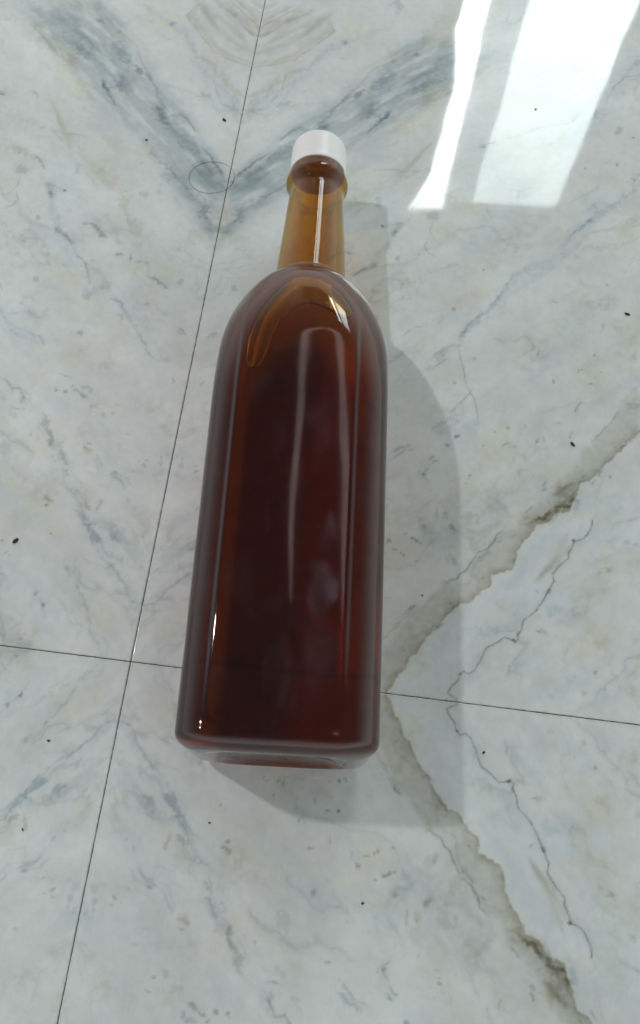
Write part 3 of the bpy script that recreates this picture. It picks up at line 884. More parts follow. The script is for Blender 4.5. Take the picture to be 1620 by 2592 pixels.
def neck_a(y):
    pts = [(200, 17.2), (216, 16.6), (222, 16.2), (232, 15.5), (250, 14.3), (262, 13.5), (266, 13.15), (267.8, 13.1), (269.6, 13.5), (271, 14.8),
           (272.6, 15.3), (274.2, 15.25), (277, 14.6), (279.6, 14.1), (280.6, 12.6), (282, 12.2), (294, 12.2), (295, 11.5)]
    if y > 280:
        return float(np.interp(y, [p[0] for p in pts], [p[1] for p in pts]))
    q = y + np.linspace(-0.8, 0.8, 9) * min(1.0, max(281 - y, 0.2) / 2.5)      # rounded transitions
    return float(np.mean(np.interp(q, [p[0] for p in pts], [p[1] for p in pts])))


def corner_r(y, a):
    t = float(sstep(140, 210, y))
    r = 12.8 + (a - 12.8) * t
    if y < 6: r = min(r, a)
    return min(r, a)


def panel_sd(t, y):
    # >0 inside the flat face panel: rounded rectangle with an arched top
    hw, yb, yc = 24.4, 7.5, 173.5
    t = t + 1.3
    low = np.minimum(hw - np.abs(t), y - yb)
    q = np.hypot(np.maximum(np.abs(t) - (hw - 7), 0), np.maximum((yb + 7) - y, 0))
    low = np.minimum(low, np.where((np.abs(t) > hw - 7) & (y < yb + 7), 7 - q, 99))
    arch = hw - np.hypot(t, np.maximum(y - yc, 0) * 1.0)
    return np.minimum(low, arch)


def ring(y, inset=0.0, panel=True, a=None):
    a0 = outer_a(y) if a is None else a
    ai = max(a0 - inset, 0.4)
    ri = min(max(corner_r(y, a0) - inset, 0.4), ai)
    x, z = section(ai, ri)
    if panel and 4 < y < 212:
        horiz = np.abs(z) >= np.abs(x)
        t = np.where(horiz, x, z)
        sd = panel_sd(t, np.full_like(t, y))
        fade = float(sstep(4, 10, y) * (0.35 + 0.65 * sstep(12, 40, y)) * (1 - sstep(158, 186, y)))
        d = PANEL_STEP * fade * (1 - sstep(-0.5, 1.0, sd))       # outside the panel the wall is a touch lower
        rr_ = np.hypot(x, z)
        d = d * sstep(0.42, 0.80, np.abs(z) / rr_)               # the side walls stay plain
        z = z - np.sign(z) * d
        up = 0 * max(A0 - inset - ai, 0) * 0.55 * sstep(0.0, 2.2, sd) * np.maximum(1 - (t / 23.0) ** 2, 0)   # the panel runs on flat into the shoulder
        z = z + np.where(horiz, np.sign(z) * up, 0); x = x + np.where(~horiz, np.sign(x) * up, 0)
    lean = 0.02 * float(sstep(150, 188, y) * (1 - sstep(222, 262, y)))     # the shoulder was blown a little lower on one side
    return np.stack([x + skew(y), y - lean * (x + 14), z + CZ], -1)


def skew(y):
    return 0.6 * float(sstep(170, 270, y))       # the neck stands a hair off centre


def loft(rings, close_start=True, close_end=True, flip=False):
    v = np.concatenate(rings); nr = len(rings)
    k = np.arange(NA); k2 = (k + 1) % NA
    q = np.concatenate([np.stack([i * NA + k, i * NA + k2, (i + 1) * NA + k2, (i + 1) * NA + k], -1) for i in range(nr - 1)])
    v = list(map(tuple, v)); tris = []
    for end, do in ((0, close_start), (nr - 1, close_end)):
        if do:
            c = rings[end].mean(0); v.append(tuple(c)); ci = len(v) - 1
            for i in range(NA):
                a_, b_ = end * NA + i, end * NA + (i + 1) % NA
                tris.append((b_, a_, ci) if end == 0 else (a_, b_, ci))
    q = q[:, ::-1]
    tris = [t[::-1] for t in tris]
    faces = [tuple(x) for x in q.tolist()] + tris
    # quads above run outward for increasing y; make it explicit through bmesh below
    return v, faces


def build(name, v, faces, mat, parent, smooth=True, scale=0.001):
    me = bpy.data.meshes.new(name)
    me.from_pydata([(a * scale, b * scale, c * scale) for a, b, c in v], [], faces)
    bm = bmesh.new(); bm.from_mesh(me)
    bmesh.ops.remove_doubles(bm, verts=bm.verts, dist=1e-7)
    bmesh.ops.recalc_face_normals(bm, faces=bm.faces)
    bm.to_mesh(me); bm.free()
    return link(name, me, mat, parent, smooth)


ys_out = [0.0, 0.05, 0.15, 0.3, 0.5, 0.8, 1.2, 1.7, 2.3, 3.0, 3.9, 5.0, 6.0, 6.5] + list(np.arange(7, 16, 0.35)) + list(np.arange(16, 168, 1.0)) + list(np.arange(168, 226, 0.5)) + \
    list(np.arange(226.5, 262, 2.0)) + list(np.arange(262.5, 281, 0.5)) + [281, 281.5, 282, 288, 294, 294.6, 295]
WALL = 2.9


def glass_mat(name, density, col, ior, rough=0.0, bump=0.0):
    m, n, l = new_mat(name)
    out = n.new('ShaderNodeOutputMaterial')
    gl = n.new('ShaderNodeBsdfGlossy'); gl.inputs['Roughness'].default_value = rough; gl.inputs['Color'].default_value = (1, 1, 1, 1)
    rf_ = n.new('ShaderNodeBsdfRefraction'); rf_.inputs['IOR'].default_value = ior; rf_.inputs['Roughness'].default_value = 0.22; rf_.inputs['Color'].default_value = (*WALL_TINT, 1)
    tp = n.new('ShaderNodeBsdfTransparent'); tp.inputs['Color'].default_value = (*WALL_TINT, 1)
    fr = n.new('ShaderNodeFresnel'); fr.inputs['IOR'].default_value = ior
    gtc = n.new('ShaderNodeTexCoord'); gsp = n.new('ShaderNodeSeparateXYZ'); l.new(gtc.outputs['Object'], gsp.inputs[0])
    gm = n.new('ShaderNodeMapRange'); gm.interpolation_type = 'SMOOTHSTEP'      # the thin neck lets light straight through
    gm.inputs[1].default_value = 0.206; gm.inputs[2].default_value = 0.222; gm.inputs[3].default_value = 0.0; gm.inputs[4].default_value = NECK_T
    l.new(gsp.outputs[1], gm.inputs[0])
    m1 = n.new('ShaderNodeMixShader'); l.new(gm.outputs[0], m1.inputs[0]); l.new(rf_.outputs[0], m1.inputs[1]); l.new(tp.outputs[0], m1.inputs[2])
    gb = n.new('ShaderNodeNewGeometry'); kb = n.new('ShaderNodeMath'); kb.operation = 'MULTIPLY'
    l.new(gm.outputs[0], kb.inputs[0]); l.new(gb.outputs['Backfacing'], kb.inputs[1])
    kc = n.new('ShaderNodeMath'); kc.operation = 'SUBTRACT'; kc.inputs[0].default_value = 1.0; l.new(kb.outputs[0], kc.inputs[1])
    kd = n.new('ShaderNodeMath'); kd.operation = 'MULTIPLY'; l.new(kc.outputs[0], kd.inputs[0]); l.new(fr.outputs[0], kd.inputs[1])
    g = n.new('ShaderNodeMixShader'); l.new(kd.outputs[0], g.inputs[0]); l.new(m1.outputs[0], g.inputs[1]); l.new(gl.outputs[0], g.inputs[2])
    va = n.new('ShaderNodeVolumeAbsorption'); va.inputs['Color'].default_value = (*col, 1); va.inputs['Density'].default_value = density
    l.new(va.outputs[0], out.inputs['Volume'])
    if bump:
        tc = n.new('ShaderNodeTexCoord')
        mp = n.new('ShaderNodeMapping'); mp.inputs['Scale'].default_value = (1, 0.35, 1)
        nz = n.new('ShaderNodeTexNoise'); nz.inputs['Scale'].default_value = 34; nz.inputs['Detail'].default_value = 1.5
        l.new(tc.outputs['Object'], mp.inputs[0]); l.new(mp.outputs[0], nz.inputs['Vector'])
        b = n.new('ShaderNodeBump'); b.inputs['Strength'].default_value = 1.0; b.inputs['Distance'].default_value = bump
        l.new(nz.outputs['Fac'], b.inputs['Height']); [l.new(b.outputs[0], q.inputs['Normal']) for q in (gl, rf_, fr)]
        # a thin dull film of handling here and there, plus painted reflection haze
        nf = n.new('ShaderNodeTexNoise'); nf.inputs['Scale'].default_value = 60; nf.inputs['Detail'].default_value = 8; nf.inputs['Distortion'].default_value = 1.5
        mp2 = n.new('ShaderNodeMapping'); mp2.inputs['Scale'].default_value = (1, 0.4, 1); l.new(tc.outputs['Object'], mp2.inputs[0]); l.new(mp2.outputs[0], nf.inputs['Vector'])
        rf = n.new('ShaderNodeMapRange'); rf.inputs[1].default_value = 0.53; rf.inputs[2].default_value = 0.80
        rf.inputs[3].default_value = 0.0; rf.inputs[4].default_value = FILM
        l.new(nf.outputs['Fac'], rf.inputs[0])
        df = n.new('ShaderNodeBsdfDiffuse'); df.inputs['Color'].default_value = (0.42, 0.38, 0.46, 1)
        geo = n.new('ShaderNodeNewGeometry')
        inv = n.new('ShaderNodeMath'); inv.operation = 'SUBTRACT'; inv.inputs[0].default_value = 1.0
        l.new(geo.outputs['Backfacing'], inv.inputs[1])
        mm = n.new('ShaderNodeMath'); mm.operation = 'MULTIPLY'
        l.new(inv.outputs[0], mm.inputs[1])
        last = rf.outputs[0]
        for (sx_, sy_, rx_, ry_, amt) in HAZE_PATCHES:      # haze of a reflection, painted on the face panel
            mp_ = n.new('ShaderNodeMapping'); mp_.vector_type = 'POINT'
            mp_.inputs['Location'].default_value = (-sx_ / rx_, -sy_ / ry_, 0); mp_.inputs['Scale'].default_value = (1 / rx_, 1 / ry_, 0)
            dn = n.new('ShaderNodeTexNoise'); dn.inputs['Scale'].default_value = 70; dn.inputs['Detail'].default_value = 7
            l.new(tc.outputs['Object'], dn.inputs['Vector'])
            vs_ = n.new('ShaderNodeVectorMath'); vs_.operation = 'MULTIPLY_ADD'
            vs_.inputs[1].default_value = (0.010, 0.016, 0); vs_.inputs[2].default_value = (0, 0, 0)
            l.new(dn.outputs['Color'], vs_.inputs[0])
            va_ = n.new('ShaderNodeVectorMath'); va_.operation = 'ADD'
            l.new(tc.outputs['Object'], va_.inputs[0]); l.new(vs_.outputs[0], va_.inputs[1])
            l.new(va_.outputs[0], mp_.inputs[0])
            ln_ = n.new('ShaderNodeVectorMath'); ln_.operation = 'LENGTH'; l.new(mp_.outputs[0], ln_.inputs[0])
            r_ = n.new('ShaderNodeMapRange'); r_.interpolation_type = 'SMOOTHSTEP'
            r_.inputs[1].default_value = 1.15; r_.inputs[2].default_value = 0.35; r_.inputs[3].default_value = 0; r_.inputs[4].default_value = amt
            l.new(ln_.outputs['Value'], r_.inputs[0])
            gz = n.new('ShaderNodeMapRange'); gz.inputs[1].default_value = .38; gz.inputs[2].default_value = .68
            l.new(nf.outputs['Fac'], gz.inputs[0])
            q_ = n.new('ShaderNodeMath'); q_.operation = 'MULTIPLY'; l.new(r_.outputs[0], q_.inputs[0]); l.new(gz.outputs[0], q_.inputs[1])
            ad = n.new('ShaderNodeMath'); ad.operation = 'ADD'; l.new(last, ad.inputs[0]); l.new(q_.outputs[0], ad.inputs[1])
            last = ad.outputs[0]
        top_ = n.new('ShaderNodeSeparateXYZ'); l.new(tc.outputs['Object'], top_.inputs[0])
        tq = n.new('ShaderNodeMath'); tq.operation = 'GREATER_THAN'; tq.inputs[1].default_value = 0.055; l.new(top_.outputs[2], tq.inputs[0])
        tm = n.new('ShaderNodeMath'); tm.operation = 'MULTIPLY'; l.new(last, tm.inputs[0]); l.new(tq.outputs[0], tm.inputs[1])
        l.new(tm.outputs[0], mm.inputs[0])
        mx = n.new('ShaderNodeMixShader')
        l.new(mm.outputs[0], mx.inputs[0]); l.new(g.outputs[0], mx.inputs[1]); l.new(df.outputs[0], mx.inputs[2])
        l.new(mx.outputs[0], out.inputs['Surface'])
    else:
        l.new(g.outputs[0], out.inputs['Surface'])
    return m


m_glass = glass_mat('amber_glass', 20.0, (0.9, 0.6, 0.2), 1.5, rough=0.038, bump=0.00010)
# the syrupy liquid bends light as the glass does, so only its colour shows against the wall
m_liq, n, l = new_mat('dark_liquid')
out = n.new('ShaderNodeOutputMaterial'); va = n.new('ShaderNodeVolumeAbsorption')
va.inputs['Color'].default_value = (*LIQ_C, 1); va.inputs['Density'].default_value = LIQ_D
l.new(va.outputs[0], out.inputs['Volume'])
# trapped air: light leaves the glass here and comes back in
m_air, n, l = new_mat('trapped_air')
out = n.new('ShaderNodeOutputMaterial'); g = n.new('ShaderNodeBsdfGlass')
g.inputs['IOR'].default_value = 1.0 / 1.5; g.inputs['Roughness'].default_value = 0.0
l.new(g.outputs[0], out.inputs['Surface'])

# glass: outer skin up the neck, over the lip, down the inside to the thick base
rings_o = [ring(y) for y in ys_out]
# hollow punt under the base
punt = [ring(0.0, panel=False, a=a) + np.array([0, dy, 0]) for a, dy in ((25.0, -0.0), (24, 0.5), (22, 1.4), (19, 2.2), (12, 3.0), (4, 3.4))][::-1]
v, f = loft(punt + rings_o)
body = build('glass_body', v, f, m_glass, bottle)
cen = np.array([0, 0, CZ])


def shrink(rg, k, y):
    q = rg.copy(); q[:, 0] *= k; q[:, 2] = CZ + (q[:, 2] - CZ) * k; q[:, 1] = y
    return q


# liquid: fills the cavity (a hair into the glass so no gap shows), with an air pocket against the shoulder
POCKET = np.array(POCKET_MM)


def pocket_sd(x, y):
    inside = np.zeros(x.shape, bool); d = np.full(x.shape, 1e9)
    for q0, q1 in zip(POCKET, np.roll(POCKET, -1, 0)):
        e = q1 - q0
        tt = np.clip(((x - q0[0]) * e[0] + (y - q0[1]) * e[1]) / (e ** 2).sum(), 0, 1)
        d = np.minimum(d, np.hypot(x - q0[0] - tt * e[0], y - q0[1] - tt * e[1]))
        c = ((q0[1] > y) != (q1[1] > y))
        xx = q0[0] + (y - q0[1]) * e[0] / (e[1] if e[1] else 1e-9)
        inside ^= c & (x < xx)
    return np.where(inside, d, -d)


liq = []
ys_l = [y for y in list(np.arange(8.0, 130, 2.0)) + list(np.arange(130, 226, 0.6)) + list(np.arange(226, 279, 1.5))]
for y in ys_l:
    r = ring(y, inset=WALL)
    liq.append(r)
l0 = liq[0]
v, f = loft([shrink(l0, 0.1, 5.98), shrink(l0, 0.4, 5.5), shrink(l0, 0.80, 4.9), shrink(l0, 0.90, 5.05), shrink(l0, 0.952, 5.5), shrink(l0, 0.987, 6.3)] + liq)
liquid = build('liquid', v, f, m_liq, bottle)

# air pocket: a lens of air lying under the wall at the top of the face panel
def wall_z(x, y):
    r = ring(y, inset=WALL); top = r[r[:, 2] > CZ + 4]
    o = np.argsort(top[:, 0])
    return np.interp(x, top[o, 0], top[o, 2])


PX_ = np.arange(-26, 24.01, 0.5); PY_ = np.arange(144, 201.01, 0.5)
gxx, gyy = np.meshgrid(PX_, PY_)
sdp = pocket_sd(gxx.ravel(), gyy.ravel()).reshape(gxx.shape)
for _ in range(2):      # rounder outline
    sdp = (sdp + np.roll(sdp, 1, 0) + np.roll(sdp, -1, 0) + np.roll(sdp, 1, 1) + np.roll(sdp, -1, 1)) / 5
zt_ = np.array([wall_z(gxx[i], PY_[i]) for i in range(len(PY_))]) - 0.05
bm = bmesh.new()
pos_m = sdp > 0
tv, bv = {}, {}
for i in range(gxx.shape[0]):
    for j in range(gxx.shape[1]):
        if sdp[i, j] > -0.5:
            k_ = max(sdp[i, j], 0)
            x_, y_ = gxx[i, j], gyy[i, j]
            if sdp[i, j] <= 0:      # pull rim points onto the outline
                gyd = (sdp[min(i + 1, len(PY_) - 1), j] - sdp[i - 1, j]); gxd = (sdp[i, min(j + 1, len(PX_) - 1)] - sdp[i, j - 1])
                gl = math.hypot(gxd, gyd) or 1
                x_ -= gxd / gl * sdp[i, j]; y_ -= gyd / gl * sdp[i, j]
            w_ = POCKET_D * math.sqrt(1 - (1 - min(k_ / 4.0, 1)) ** 2)
            t_ = 0.9 * (1 - math.sqrt(1 - (1 - min(k_ / 0.9, 1)) ** 2))
            tv[i, j] = bm.verts.new((x_ * .001, y_ * .001, (zt_[i, j] - t_) * .001))
            bv[i, j] = bm.verts.new((x_ * .001, y_ * .001, (zt_[i, j] - max(w_, t_ + (0.02 if k_ > 0 else 0))) * .001)) if sdp[i, j] > 0 else tv[i, j]
for i in range(gxx.shape[0] - 1):
    for j in range(gxx.shape[1] - 1):
        c_ = [(i, j), (i, j + 1), (i + 1, j + 1), (i + 1, j)]
        if all(q in tv for q in c_) and any(sdp[q] > 0 for q in c_):
            bm.faces.new([tv[q] for q in c_])
            lo_ = [bv[q] for q in c_][::-1]
            if set(lo_) != {tv[q] for q in c_}:
                bm.faces.new(lo_)
bmesh.ops.recalc_face_normals(bm, faces=bm.faces)
bmesh.ops.smooth_vert(bm, verts=bm.verts, factor=0.5, use_axis_x=True, use_axis_y=True, use_axis_z=True)
me = bpy.data.meshes.new('air_bubble'); bm.to_mesh(me); bm.free()
air = link('air_bubble', me, m_air, liquid)

# white screw cap
m_cap, n, l = new_mat('white_cap_plastic')
out = n.new('ShaderNodeOutputMaterial'); pb = n.new('ShaderNodeBsdfPrincipled')
pb.inputs['Base Color'].default_value = (0.80, 0.79, 0.79, 1); pb.inputs['Roughness'].default_value = 0.32
pb.inputs['Subsurface Weight'].default_value = 0.25; pb.inputs['Subsurface Radius'].default_value = (1, 1, 1); pb.inputs['Subsurface Scale'].default_value = 0.0015
nz = n.new('ShaderNodeTexNoise'); nz.inputs['Scale'].default_value = 300
b = n.new('ShaderNodeBump'); b.inputs['Strength'].default_value = 0.1; b.inputs['Distance'].default_value = 0.0002
l.new(nz.outputs['Fac'], b.inputs['Height']); l.new(b.outputs[0], pb.inputs['Normal'])
l.new(pb.outputs[0], out.inputs[0])


def circ(r, y):
    return np.stack([r * np.cos(THS) + 0.6, np.full(NA, y), r * np.sin(THS) + CZ], -1)


prof = [(0.5, 296.4), (12.7, 296.3), (12.9, 296.0), (12.9, 283), (12.9, 281.2), (13.1, 280.4), (13.7, 280.3), (13.85, 280.7), (13.85, 281.8), (13.7, 282.4),
        (13.65, 284), (13.6, 290), (13.5, 294.0), (13.35, 295.2), (13.0, 296.3), (12.3, 297.3), (11.3, 298.0), (9.8, 298.4), (7, 298.6), (0.5, 298.7)]
v, f = loft([circ(r, y) for r, y in prof])
build('cap', v, f, m_cap, bottle)

# ============================================================ DOOR-WINDOW across the room, seen only as its reflection in the floor
WY = 2.40


def emis(name, col, s):
    m, n, l = new_mat(name)
    out = n.new('ShaderNodeOutputMaterial'); e = n.new('ShaderNodeEmission')
    tc = n.new('ShaderNodeTexCoord'); nz = n.new('ShaderNodeTexNoise'); nz.inputs['Scale'].default_value = 3.5; nz.inputs['Detail'].default_value = 3
    l.new(tc.outputs['Object'], nz.inputs['Vector'])
    mr = n.new('ShaderNodeMapRange'); mr.inputs[1].default_value = .3; mr.inputs[2].default_value = .7
    mr.inputs[3].default_value = s * 0.8; mr.inputs[4].default_value = s * 1.15
    l.new(nz.outputs['Fac'], mr.inputs[0])
    # paler towards the shaded top of the opening
    sp = n.new('ShaderNodeSeparateXYZ'); gz = n.new('ShaderNodeMapRange'); mm = n.new('ShaderNodeMath'); mm.operation = 'MULTIPLY'
    l.new(tc.outputs['Object'], sp.inputs[0]); l.new(sp.outputs[2], gz.inputs[0])
    gz.inputs[1].default_value = 1.5; gz.inputs[2].default_value = 2.3; gz.inputs[3].default_value = 1.12; gz.inputs[4].default_value = 0.72
    l.new(gz.outputs[0], mm.inputs[0]); l.new(mr.outputs[0], mm.inputs[1]); l.new(mm.outputs[0], e.inputs['Strength'])
    e.inputs['Color'].default_value = (*col, 1)
    l.new(e.outputs[0], out.inputs[0])
    return m


def plain(name, col, rough=0.6):
    m, n, l = new_mat(name)
    out = n.new('ShaderNodeOutputMaterial'); pb = n.new('ShaderNodeBsdfPrincipled')
    nz = n.new('ShaderNodeTexNoise'); nz.inputs['Scale'].default_value = 12
    mx = n.new('ShaderNodeMix'); mx.data_type = 'RGBA'
    mx.inputs[6].default_value = (*[c * 0.85 for c in col], 1); mx.inputs[7].default_value = (*col, 1)
    l.new(nz.outputs['Fac'], mx.inputs[0]); l.new(mx.outputs[2], pb.inputs['Base Color'])
    pb.inputs['Roughness'].default_value = rough
    l.new(pb.outputs[0], out.inputs[0])
    return m


def box_obj(name, x0, x1, y0, y1, z0, z1, mat, parent):
    v = [(x, y, z) for x in (x0, x1) for y in (y0, y1) for z in (z0, z1)]
    f = [(0, 1, 3, 2), (4, 6, 7, 5), (0, 4, 5, 1), (2, 3, 7, 6), (0, 2, 6, 4), (1, 5, 7, 3)]
    bm = bmesh.new(); vs = [bm.verts.new(p) for p in v]
    for q in f: bm.faces.new([vs[i] for i in q])
    bmesh.ops.bevel(bm, geom=bm.edges[:], offset=0.003, segments=1, affect='EDGES')
    bmesh.ops.recalc_face_normals(bm, faces=bm.faces)
    me = bpy.data.meshes.new(name); bm.to_mesh(me); bm.free()
    return link(name, me, mat, parent, smooth=False)


win = empty('window', (0, WY, 0))
tag(win, 'tall bright daylight window with a mullion, mirrored in the polished floor', 'window')
m_day = emis('daylight_pane', (0.86, 1.0, 0.97), PANE_S)
m_day2 = emis('daylight_gap', (0.92, 1.0, 1.0), PANE_S * 2.2)
m_fr = plain('painted_window_frame', (0.42, 0.44, 0.43), 0.4)
x = [0.16, 0.414, 0.531, 0.858]
zt, zb = 2.338, 1.05
zt2 = 2.288
box_obj('pane', x[0], x[1], 0.0, 0.006, zb, zt, m_day2, win)
box_obj('pane', x[2], x[3], 0.0, 0.006, zb, zt2, m_day, win)
FD = 0.035
box_obj('glowing_mullion', x[1], x[2], -0.002, FD, zb, zt2 + 0.002, emis('mullion_glow', (0.9, 1.0, 0.98), PANE_S * 0.3), win)  # mullion with an added glow, to lighten the gap in the reflection
box_obj('frame', x[3], x[3] + 0.06, -0.004, FD, zb, zt2 + 0.002, m_fr, win)
box_obj('frame', x[0] - 0.06, x[0], -0.004, FD, zb, zt + 0.002, m_fr, win)
box_obj('frame', x[0] - 0.06, x[3] + 0.06, -0.004, FD, zt + 0.004, zt + 0.07, m_fr, win)
box_obj('sill', x[0] - 0.06, x[3] + 0.06, -0.03, FD, zb - 0.05, zb - 0.002, m_fr, win)

# curtain drawn over the left of it, its free edge swinging out towards the top
cur_edge = [(0.262, 2.36), (0.272, 2.342), (0.326, 2.179), (0.347, 2.101), (0.354, 2.038), (0.365, 1.918), (0.369, 1.763), (0.374, 1.695),
            (0.360, 1.577), (0.340, 1.489), (0.350, 1.432), (0.345, 1.30), (0.35, 1.15), (0.345, 0.90)]
zz = np.array([p[1] for p in cur_edge])[::-1]; xx = np.array([p[0] for p in cur_edge])[::-1]
nzc, nxc = 60, 60
V_, F_ = [], []
zs = np.linspace(zz[0], zz[-1] + 0.12, nzc)
for i, z_ in enumerate(zs):
    xe = np.interp(z_, zz, xx)
    for j in range(nxc + 1):
        t = j / nxc
        X_ = xe - 0.42 * (1 - t)
        V_.append((X_, -0.05 + 0.018 * math.sin(t * 44 + 0.6 * math.sin(z_ * 4)) * (1 - 0.2 * t), z_))
for i in range(nzc - 1):
    for j in range(nxc):
        a = i * (nxc + 1) + j
        F_.append((a, a + 1, a + nxc + 2, a + nxc + 1))
me = bpy.data.meshes.new('curtain'); me.from_pydata(V_, [], F_)
cur = link('curtain', me, plain('curtain_cloth', (0.30, 0.27, 0.28), 0.9))
md = cur.modifiers.new('thick', 'SOLIDIFY'); md.thickness = 0.002
cur.location = (-0.02, WY, 0)
tag(cur, 'heavy grey mauve curtain drawn over the left side of the window', 'curtain')

# two dim glowing strips added overhead, mirrored as long pale streaks on the bottle's face
ceil_l = empty('streak_strips', (0, 0, 2.70))
tag(ceil_l, 'slim glowing strips added overhead, mirrored as pale streaks on the bottle face', 'added light strip')
m_tube = emis('streak_glow', (1.0, 0.86, 0.84), STREAK_S)
m_end = plain('white_strip_end', (0.6, 0.6, 0.6), 0.5)


def tube(name, path, r, mat):
    V, F = [], []
    for i, p in enumerate(path):
        d = (Vector(path[min(i + 1, len(path) - 1)]) - Vector(path[max(i - 1, 0)])).normalized()
        s_ = d.cross(Vector((0, 0, 1))).normalized(); u_ = s_.cross(d)
        for k in range(12):
            a = 2 * math.pi * k / 12
            V.append(Vector(p) + (s_ * math.cos(a) + u_ * math.sin(a)) * r * (0.25 if i == 0 else 0.7 if i == 1 else 1.0))
    for i in range(len(path) - 1):
        for k in range(12):
            F.append((i * 12 + k, i * 12 + (k + 1) % 12, (i + 1) * 12 + (k + 1) % 12, (i + 1) * 12 + k))
    F += [tuple(range(12)), tuple(range((len(path) - 1) * 12, len(path) * 12))]
    me = bpy.data.meshes.new(name); me.from_pydata(V, [], F)
    return link(name, me, mat, ceil_l)


tube('streak_tube', [(-0.085, 0.80, 0), (-0.092, 1.05, 0), (-0.102, 1.40, 0), (-0.108, 1.70, 0), (-0.104, 1.90, 0), (-0.09, 2.03, 0), (-0.05, 2.12, 0)], 0.012, m_tube)
tube('streak_tube', [(0.108, 0.74, 0), (0.096, 1.02, 0), (0.078, 1.35, 0), (0.058, 1.68, 0), (0.038, 1.90, 0), (0.012, 2.04, 0), (-0.03, 2.12, 0)], 0.015, m_tube)
box_obj('strip_end', -0.065, -0.015, 2.10, 2.16, -0.02, 0.03, m_end, ceil_l)

# ============================================================ SMALL THINGS ON THE FLOOR
m_dirt, n, l = new_mat('dried_black_dirt')
out = n.new('ShaderNodeOutputMaterial'); pb = n.new('ShaderNodeBsdfPrincipled')
pb.inputs['Base Color'].default_value = (0.012, 0.009, 0.009, 1); pb.inputs['Roughness'].default_value = 0.55
nz = n.new('ShaderNodeTexNoise'); nz.inputs['Scale'].default_value = 900
b = n.new('ShaderNodeBump'); b.inputs['Strength'].default_value = 0.6; b.inputs['Distance'].default_value = 0.0003
l.new(nz.outputs['Fac'], b.inputs['Height']); l.new(b.outputs[0], pb.inputs['Normal']); l.new(pb.outputs[0], out.inputs[0])
m_dirt2, n, l = new_mat('reddish_brown_dirt')
out = n.new('ShaderNodeOutputMaterial'); pb = n.new('ShaderNodeBsdfPrincipled')
nz = n.new('ShaderNodeTexNoise'); nz.inputs['Scale'].default_value = 700
cr = n.new('ShaderNodeValToRGB'); cr.color_ramp.elements[0].color = (0.05, 0.02, 0.016, 1); cr.color_ramp.elements[1].color = (0.12, 0.06, 0.05, 1)
l.new(nz.outputs['Fac'], cr.inputs[0]); l.new(cr.outputs[0], pb.inputs['Base Color']); l.new(pb.outputs[0], out.inputs[0])

CRUMBS = [  # x, y (m), length mm, width mm, angle deg, material, label
    (-0.0682, 0.3768, 2.5, 1.5, -25, m_dirt, 'black crumb between the bottle cap and the top left corner, nearest the tall joint'),
    (-0.1099, 0.3588, 1.6, 1.0, 40, m_dirt, 'small black crumb on the blue grey band, left of the hair loop'),
    (0.1520, 0.2630, 2.7, 1.3, -30, m_dirt, 'black crumb near the right edge, level with the bottle shoulder'),
    (0.1198, 0.1860, 2.8, 1.2, -45, m_dirt, 'dark oval crumb just above the tan vein right of the bottle'),
    (-0.1372, 0.1191, 3.2, 1.7, 65, m_dirt, 'largest black dropping, near the left edge beside the bottle body'),
    (-0.1069, 0.0326, 1.3, 0.8, -20, m_dirt, 'tiny black crumb on the lower left slab just below the cross joint'),
    (-0.1111, -0.0024, 1.5, 0.6, -60, m_dirt2, 'thin reddish brown crumb at the lower left edge of the floor'),
    (-0.0367, 0.0046, 0.9, 0.6, 10, m_dirt, 'tiny dark crumb on the floor below the bottle base at left'),
    (0.0482, 0.1055, 0.8, 0.7, 0, m_dirt, 'tiny round black crumb in the bottle shadow, above the crack'),
    (0.0265, -0.0214, 0.95, 0.85, 0, m_dirt, 'small round black crumb at bottom centre, below the bottle shadow'),
    (0.1094, 0.4001, 1.1, 0.9, 30, m_dirt, 'small black crumb lying in the wide bright window reflection'),
    (0.0750, 0.0390, 1.4, 0.9, 55, m_dirt, 'small grey black crumb beside the lower crack, right of the shadow'),
]
rng = np.random.RandomState(3)
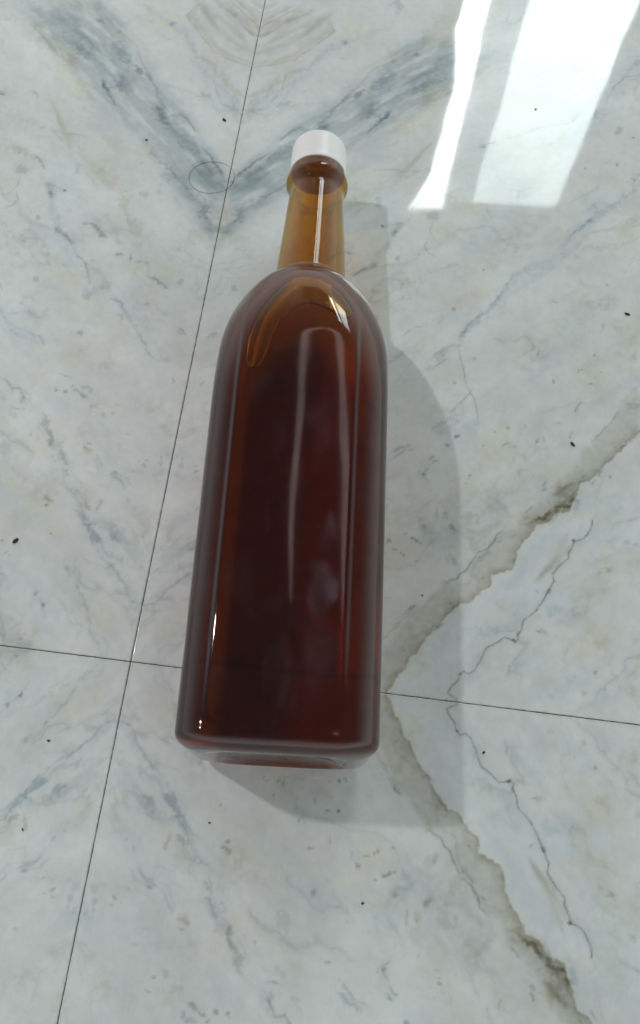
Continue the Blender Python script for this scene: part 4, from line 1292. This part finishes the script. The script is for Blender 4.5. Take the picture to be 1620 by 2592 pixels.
for (x, y, L_, W_, ang, mt, lab) in CRUMBS:
    bm = bmesh.new()
    bmesh.ops.create_icosphere(bm, subdivisions=3, radius=0.5)
    ph = rng.uniform(0, 6, 6)
    for v_ in bm.verts:
        c = v_.co
        k = 1 + 0.16 * math.sin(5 * c.x + ph[0]) * math.cos(6 * c.y + ph[1]) + 0.12 * math.sin(9 * c.z + 7 * c.x + ph[2]) - 0.25 * max(c.x, 0) * math.sin(ph[3])
        v_.co = Vector((c.x * L_ * k, c.y * W_ * k, max(c.z * min(L_, W_) * 0.75 * k, -0.3 * W_))) * 0.001
    zmin = min(v_.co.z for v_ in bm.verts)
    for v_ in bm.verts: v_.co.z -= zmin
    me = bpy.data.meshes.new('crumb'); bm.to_mesh(me); bm.free()
    o = link('crumb', me, mt)
    o.location = (x, y, 0.00002); o.rotation_euler = (0, 0, math.radians(ang))
    tag(o, lab, 'crumb', 'dark crumbs scattered on the marble floor')

# a loose hair curled into a loop
m_hair, n, l = new_mat('loose_hair')
out = n.new('ShaderNodeOutputMaterial'); pb = n.new('ShaderNodeBsdfPrincipled')
nz = n.new('ShaderNodeTexNoise'); nz.inputs['Scale'].default_value = 200
cr = n.new('ShaderNodeValToRGB'); cr.color_ramp.elements[0].color = (0.05, 0.045, 0.05, 1); cr.color_ramp.elements[1].color = (0.16, 0.14, 0.14, 1)
l.new(nz.outputs['Fac'], cr.inputs[0]); l.new(cr.outputs[0], pb.inputs['Base Color']); l.new(pb.outputs[0], out.inputs[0])
pts = []
for i in range(70):
    t = -0.5 + i / 69 * (2 * math.pi * 1.06)
    r = 1 + 0.05 * math.sin(2 * t + 1) + 0.02 * i / 69
    pts.append(Vector((-0.0709 + 0.0118 * r * math.cos(t), 0.3353 + 0.0114 * r * math.sin(t), 0.00012 + 0.0002 * (1 + math.sin(3 * t)) * 0.5)))
hv, hf = [], []
for i, p in enumerate(pts):
    d = (pts[min(i + 1, 69)] - pts[max(i - 1, 0)]).normalized()
    sd = d.cross(Vector((0, 0, 1))).normalized(); up = sd.cross(d)
    for k in range(5):
        a = 2 * math.pi * k / 5
        hv.append(p + (sd * math.cos(a) + up * math.sin(a)) * 0.00009)
for i in range(69):
    for k in range(5):
        hf.append((i * 5 + k, i * 5 + (k + 1) % 5, (i + 1) * 5 + (k + 1) % 5, (i + 1) * 5 + k))
hf += [tuple(range(5)), tuple(range(345, 350))]
me = bpy.data.meshes.new('hair'); me.from_pydata(hv, [], hf)
o = link('hair', me, m_hair)
tag(o, 'fine loose hair curled in a loop over the tall joint, left of the cap', 'hair')
